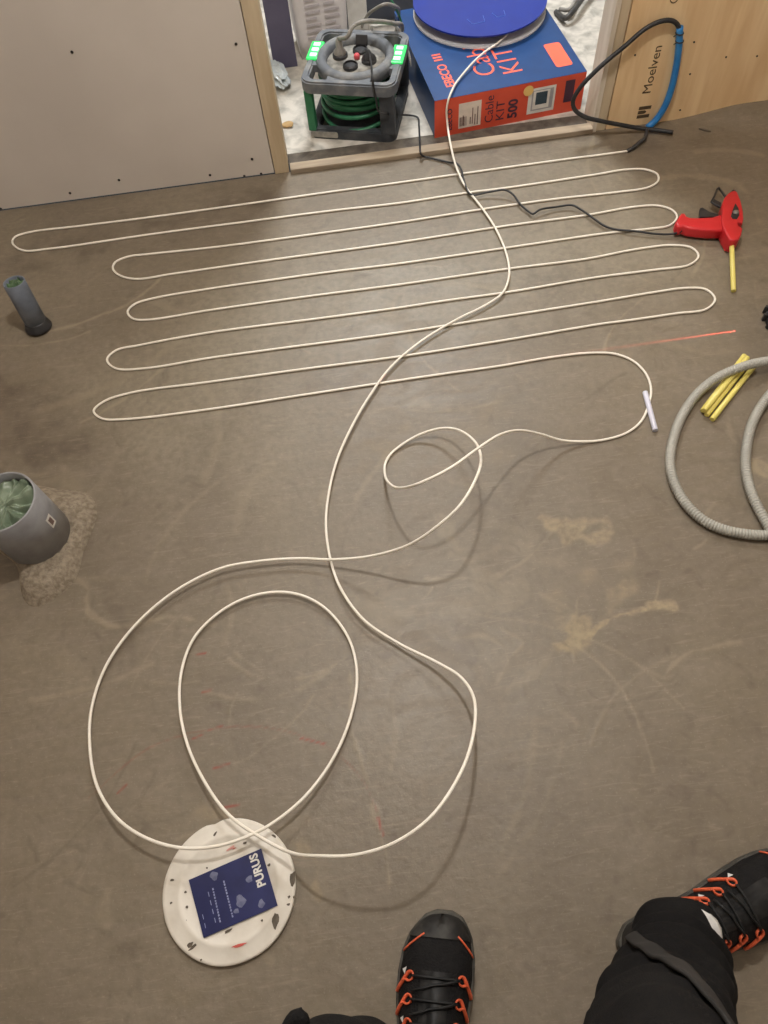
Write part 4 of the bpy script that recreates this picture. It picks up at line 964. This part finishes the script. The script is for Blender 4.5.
# ------------------------------------------------------------------ person: work trousers and safety shoes
SL = 0.305
def interp(tab, s):
    for (a, va), (b, vb) in zip(tab[:-1], tab[1:]):
        if s <= b:
            t = (s - a) / (b - a); t = t * t * (3 - 2 * t) if False else t; return va + (vb - va) * t
    return tab[-1][1]
WT = [(0, .012), (.02, .024), (.06, .033), (.15, .038), (.3, .037), (.45, .041), (.6, .049), (.72, .052), (.82, .050), (.90, .043), (.95, .034), (.98, .023), (1.0, .008)]
HT = [(0, .070), (.05, .088), (.15, .098), (.28, .104), (.40, .094), (.52, .078), (.65, .063), (.78, .055), (.88, .049), (.94, .042), (.98, .032), (1.0, .018)]
CT = [(0, 0), (.3, .002), (.6, .002), (.85, -.003), (1, -.009)]
def shoe_pt(s, a, side, grow=0.0):
    w = interp(WT, s) + grow; h = interp(HT, s) - 0.018 + grow; c = interp(CT, s) * side
    ca, sa = math.cos(a), math.sin(a)
    x = c + w * math.copysign(abs(ca) ** 0.72, ca); z = 0.018 + h * abs(sa) ** 0.85
    x -= math.copysign(1, ca) * max(0, (abs(sa)) - 0.2) * 0.006
    return Vector((x, s * SL, z))
def make_shoe(par, loc, rz, side, label, ds=0.0):
    ss = [0, .01, .03, .06, .1, .15, .2, .26, .32, .38, .44, .5, .56, .62, .68, .73, .78, .82, .86, .9, .93, .955, .975, .99, 1.0]; NA = 20
    def loft(ss, a0, a1, grow, cap=True):
        V = []; Fc = []
        for s in ss:
            for k in range(NA + 1): V.append(shoe_pt(s, a0 + (a1 - a0) * k / NA, side, grow))
        for i in range(len(ss) - 1):
            for k in range(NA): a = i * (NA + 1) + k; Fc.append((a, a + 1, a + NA + 2, a + NA + 1))
        return V, Fc
    V, Fc = loft(ss, -0.12, math.pi + 0.12, 0)
    Fc.append(tuple(range(NA, -1, -1))); Fc.append(tuple((len(ss) - 1) * (NA + 1) + k for k in range(NA + 1)))
    sh = add('safety_shoe', pyd(V, Fc), 'shoe_black', par, loc, (0, 0, rz), smooth=True)
    sh['label'] = label
    # sole
    pts = [(interp(CT, s) * side + (interp(WT, s) + .003), s * SL + (.003 if s > .97 else (-.004 if s < .02 else 0))) for s in ss] + [(interp(CT, s) * side - (interp(WT, s) + .003), s * SL + (.003 if s > .97 else (-.004 if s < .02 else 0))) for s in reversed(ss)]
    add('sole', prism_me(pts, 0.0, 0.026, 0.005, 2), 'shoe_sole', sh)
    V, Fc = loft([.885, .89, .90, .91, .92, .94, .96, .98, .99, 1.0], 0.0, math.pi, 0.0016); Fc.append(tuple(9 * (NA + 1) + k for k in range(NA + 1))); add('toe_cap', pyd(V, Fc), 'shoe_cap', sh, smooth=True)
    V, Fc = loft([0, .01, .03, .06, .1, .15], 0.0, math.pi, 0.0016)
    Vh = [v for v in V]; 
    for v in Vh: v.z = min(v.z, 0.062)
    add('heel_cap', pyd(Vh, Fc), 'shoe_cap', sh, smooth=True)
    # tongue and laces
    V = []; Fc = []; ts = [.24, .32, .40, .48, .56, .64, .70, .75]
    for i, s in enumerate(ts):
        for k in range(9):
            a = math.radians(68 + 44 * k / 8); V.append(shoe_pt(s, a, side, 0.004 - 0.0035 * (abs(k - 4) / 4) ** 2 + (0.004 if i < 2 else 0)))
    for i in range(len(ts) - 1):
        for k in range(8): a = i * 9 + k; Fc.append((a, a + 1, a + 10, a + 9))
    add('tongue', pyd(V, Fc), 'lace', sh, smooth=True)
    for i, s in enumerate((.65 + ds, .56 + ds, .47 + ds)):
        P = [shoe_pt(s + (.02 if k % 2 else 0) * 0, math.radians(58 + 64 * k / 6), side, .0062) for k in range(7)]
        P2 = [shoe_pt(s - .06 * k / 6, math.radians(58 + 64 * k / 6), side, .0068) for k in range(7)]
        tube('lace', P, .0018, 'lace', sh, 6, own=False); tube('lace', P2, .0018, 'lace', sh, 6, own=False)
    # lace loops: orange teardrops either side of the tongue
    for sd in (-1, 1):
        for s in (.65 + ds, .56 + ds, .47 + ds):
            def sp(u, v):   # u down the side in radians-ish, v along
                a = math.radians(56 - u) if sd > 0 else math.radians(124 + u)
                return shoe_pt(s + v, a, side, .0022)
            tail = [sp(40, -.060), sp(30, -.040), sp(22, -.022), sp(16, -.004), sp(10, .012), sp(4, .014), sp(0, .002), sp(2, -.014), sp(9, -.022), sp(17, -.018), sp(24, -.024)]
            tube('lace_loop', spline([sp(47, -.072)] + tail, .002), .0027, 'orange_loop', sh, 6, own=False, flat=0.55)
        P = [shoe_pt(.90 - .016 * k, math.radians(58 - 9 * k) if sd > 0 else math.radians(122 + 9 * k), side, .0012) for k in range(6)]
        tube('orange_piping', P, .0014, 'orange_loop', sh, 6, own=False)
    od = -1 if side > 0 else 1
    for s in (.67 + ds, .48 + ds):
        V = [shoe_pt(s + dv, math.radians(180 - (24 + du)), side, .0012) for du, dv in ((0, 0), (12, .012), (10, -.02))]
        add('reflective_patch', pyd(V, [(0, 1, 2)]), 'reflective', sh)
    d = shoe_pt(.40 + ds, math.radians(98), side, .006)
    o = add('lace_dial', lathe_me([(0.0, 0.0), (.014, 0.0), (.014, .006), (.011, .009), (0.0, .0095)], 20), 'black_plastic', sh, d, (math.radians(-14), 0, 0), smooth=False)
    return sh

heelL = Vector((-0.050, -0.250, 0)); toeL = at(439, 909, .02)
dL = (Vector((toeL.x, toeL.y, 0)) - heelL); rzL = math.atan2(-dL.x, dL.y)
heelL = Vector((toeL.x, toeL.y, 0)) - dL.normalized() * (SL + .003)
heelR = Vector((0.2725, -0.051, 0)); dR = Vector((0.2978, 0.066, 0)); rzR = math.atan2(-dR.x, dR.y)
pr = empty('person', (0.1, -0.2, 0))
tag(pr, 'person in black work trousers and black safety shoes with orange loops, standing', 'person')
oL = heelL - pr.location; oR = heelR - pr.location
make_shoe(pr, oL, rzL, -1, 'left black safety shoe pointing ahead', 0.075); make_shoe(pr, oR, rzR, 1, 'right black safety shoe turned outward', -0.06)
# trousers: two lofted legs and seat, voxel-joined into one continuous surface
ankL = heelL + dL.normalized() * 0.075; ankR = heelR + dR.normalized() * 0.062
def leg_path(pts_r):
    P = [Vector(p[:3]) for p in pts_r]; Rr = [p[3] for p in pts_r]; Q = spline(P, .012); L = [0]
    cum = [0]
    for a, b in zip(P[:-1], P[1:]): cum.append(cum[-1] + (b - a).length)
    q = [0]
    for a, b in zip(Q[:-1], Q[1:]): q.append(q[-1] + (b - a).length)
    R2 = [float(np.interp(x / q[-1] * cum[-1], cum, Rr)) for x in q]
    return Q, R2
def leg_pt(Q, R2, i, a, seed, grow=0.0):
    p, r = Q[i], R2[i]; t = (Q[min(i + 1, len(Q) - 1)] - Q[max(i - 1, 0)]).normalized(); u = t.cross(Vector((0, 1, 0))).normalized(); w = u.cross(t).normalized()
    s = i * .012
    fold = 0.17 * math.exp(-s / 0.22) * math.sin(s * 120 + 2.6 * math.sin(a + seed) + 1.3 * math.sin(2 * a) + seed) + 0.12 * mnoise.noise(Vector((math.cos(a) * 1.4, math.sin(a) * 1.4, s * 11 + seed)))
    rr = r * (1 + fold) + grow
    return p + u * (rr * math.cos(a)) + w * (rr * math.sin(a))
def leg_me(pts_r, seed, flare):
    Q, R2 = leg_path(pts_r); n = 36; V = []; Fc = []
    for i in range(len(Q)):
        for k in range(n): V.append(leg_pt(Q, R2, i, 2 * math.pi * k / n, seed))
    for i in range(len(Q) - 1):
        for k in range(n): Fc.append((i * n + k, i * n + (k + 1) % n, (i + 1) * n + (k + 1) % n, (i + 1) * n + k))
    Fc.append(tuple(range(n - 1, -1, -1))); Fc.append(tuple((len(Q) - 1) * n + k for k in range(n)))
    return V, Fc
LL = [(ankL.x, ankL.y, .055, .064), (ankL.x - .005, ankL.y + .005, .13, .070), (ankL.x - .02, ankL.y + .02, .28, .076), (-.112, -.128, .48, .078), (-.06, -.25, .66, .092), (-.01, -.36, .86, .115)]
RR = [(.338, -.048, .060, .053), (.331, -.050, .10, .060), (.298, -.076, .17, .064), (.238, -.110, .29, .073), (.185, -.155, .46, .082), (.165, -.26, .66, .095), (.15, -.37, .86, .115)]
V = []; Fc = []
for tab, sd in ((LL, 1.0), (RR, 4.0)):
    v, f = leg_me(tab, sd, 0); o_ = len(V); V += v; Fc += [tuple(i + o_ for i in g_) for g_ in f]
me = lathe_me([(0.0, .74), (.10, .76), (.165, .84), (.175, .92), (.165, 1.0), (0.0, 1.01)], 32, .07, -.40, 1.0, .78)
o_ = len(V); V += [v.co.copy() for v in me.vertices]; Fc += [tuple(i + o_ for i in p.vertices) for p in me.polygons]
tr = add('trousers', pyd([Vector(v) - pr.location for v in V], Fc), 'trousers', pr, smooth=True)
md = tr.modifiers.new('join', 'REMESH'); md.mode = 'VOXEL'; md.voxel_size = 0.005; md.use_smooth_shade = True
ms = tr.modifiers.new('soften', 'SMOOTH'); ms.factor = 0.5; ms.iterations = 2
# worn grey band across the right trouser leg, its sheen painted as lighter grey
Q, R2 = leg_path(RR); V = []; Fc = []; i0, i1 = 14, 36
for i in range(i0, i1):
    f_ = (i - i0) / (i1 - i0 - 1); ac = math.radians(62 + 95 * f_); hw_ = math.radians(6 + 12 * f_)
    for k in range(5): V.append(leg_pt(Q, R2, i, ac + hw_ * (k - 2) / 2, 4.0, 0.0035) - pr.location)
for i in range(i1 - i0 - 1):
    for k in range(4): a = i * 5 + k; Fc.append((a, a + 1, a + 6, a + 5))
bo = add('worn_sheen_band', pyd(V, Fc), 'band', pr, smooth=True); bs = bo.modifiers.new('soften', 'SMOOTH'); bs.iterations = 6; bs.factor = 0.5; bo.modifiers.new('thickness', 'SOLIDIFY').thickness = 0.004
# white sock showing between cuff and tongue of the right shoe
sk_ = []
add('sock', tube_me(rel(spline([ankR + dR.normalized() * .026 + Vector((0, .002, .055)), ankR + dR.normalized() * .024 + Vector((0, .002, .096)), ankR + dR.normalized() * .01 + Vector((0, 0, .13))], .01), pr), .035, 20), 'sock', pr, smooth=True)
add('sock', tube_me(rel(spline([ankL + dL.normalized() * .015 + Vector((0, 0, .055)), ankL + Vector((0, 0, .10)), ankL + Vector((0, 0, .13))], .01), pr), .043, 20), 'sock', pr, smooth=True)

fl = [at(286, 1034, .5), at(292, 1022, .5), at(299, 1016, .505), at(303, 1024, .5)]
tube('pocket_flap', rel(spline(fl, .004), pr), .007, 'trousers', pr, 10, own=False)
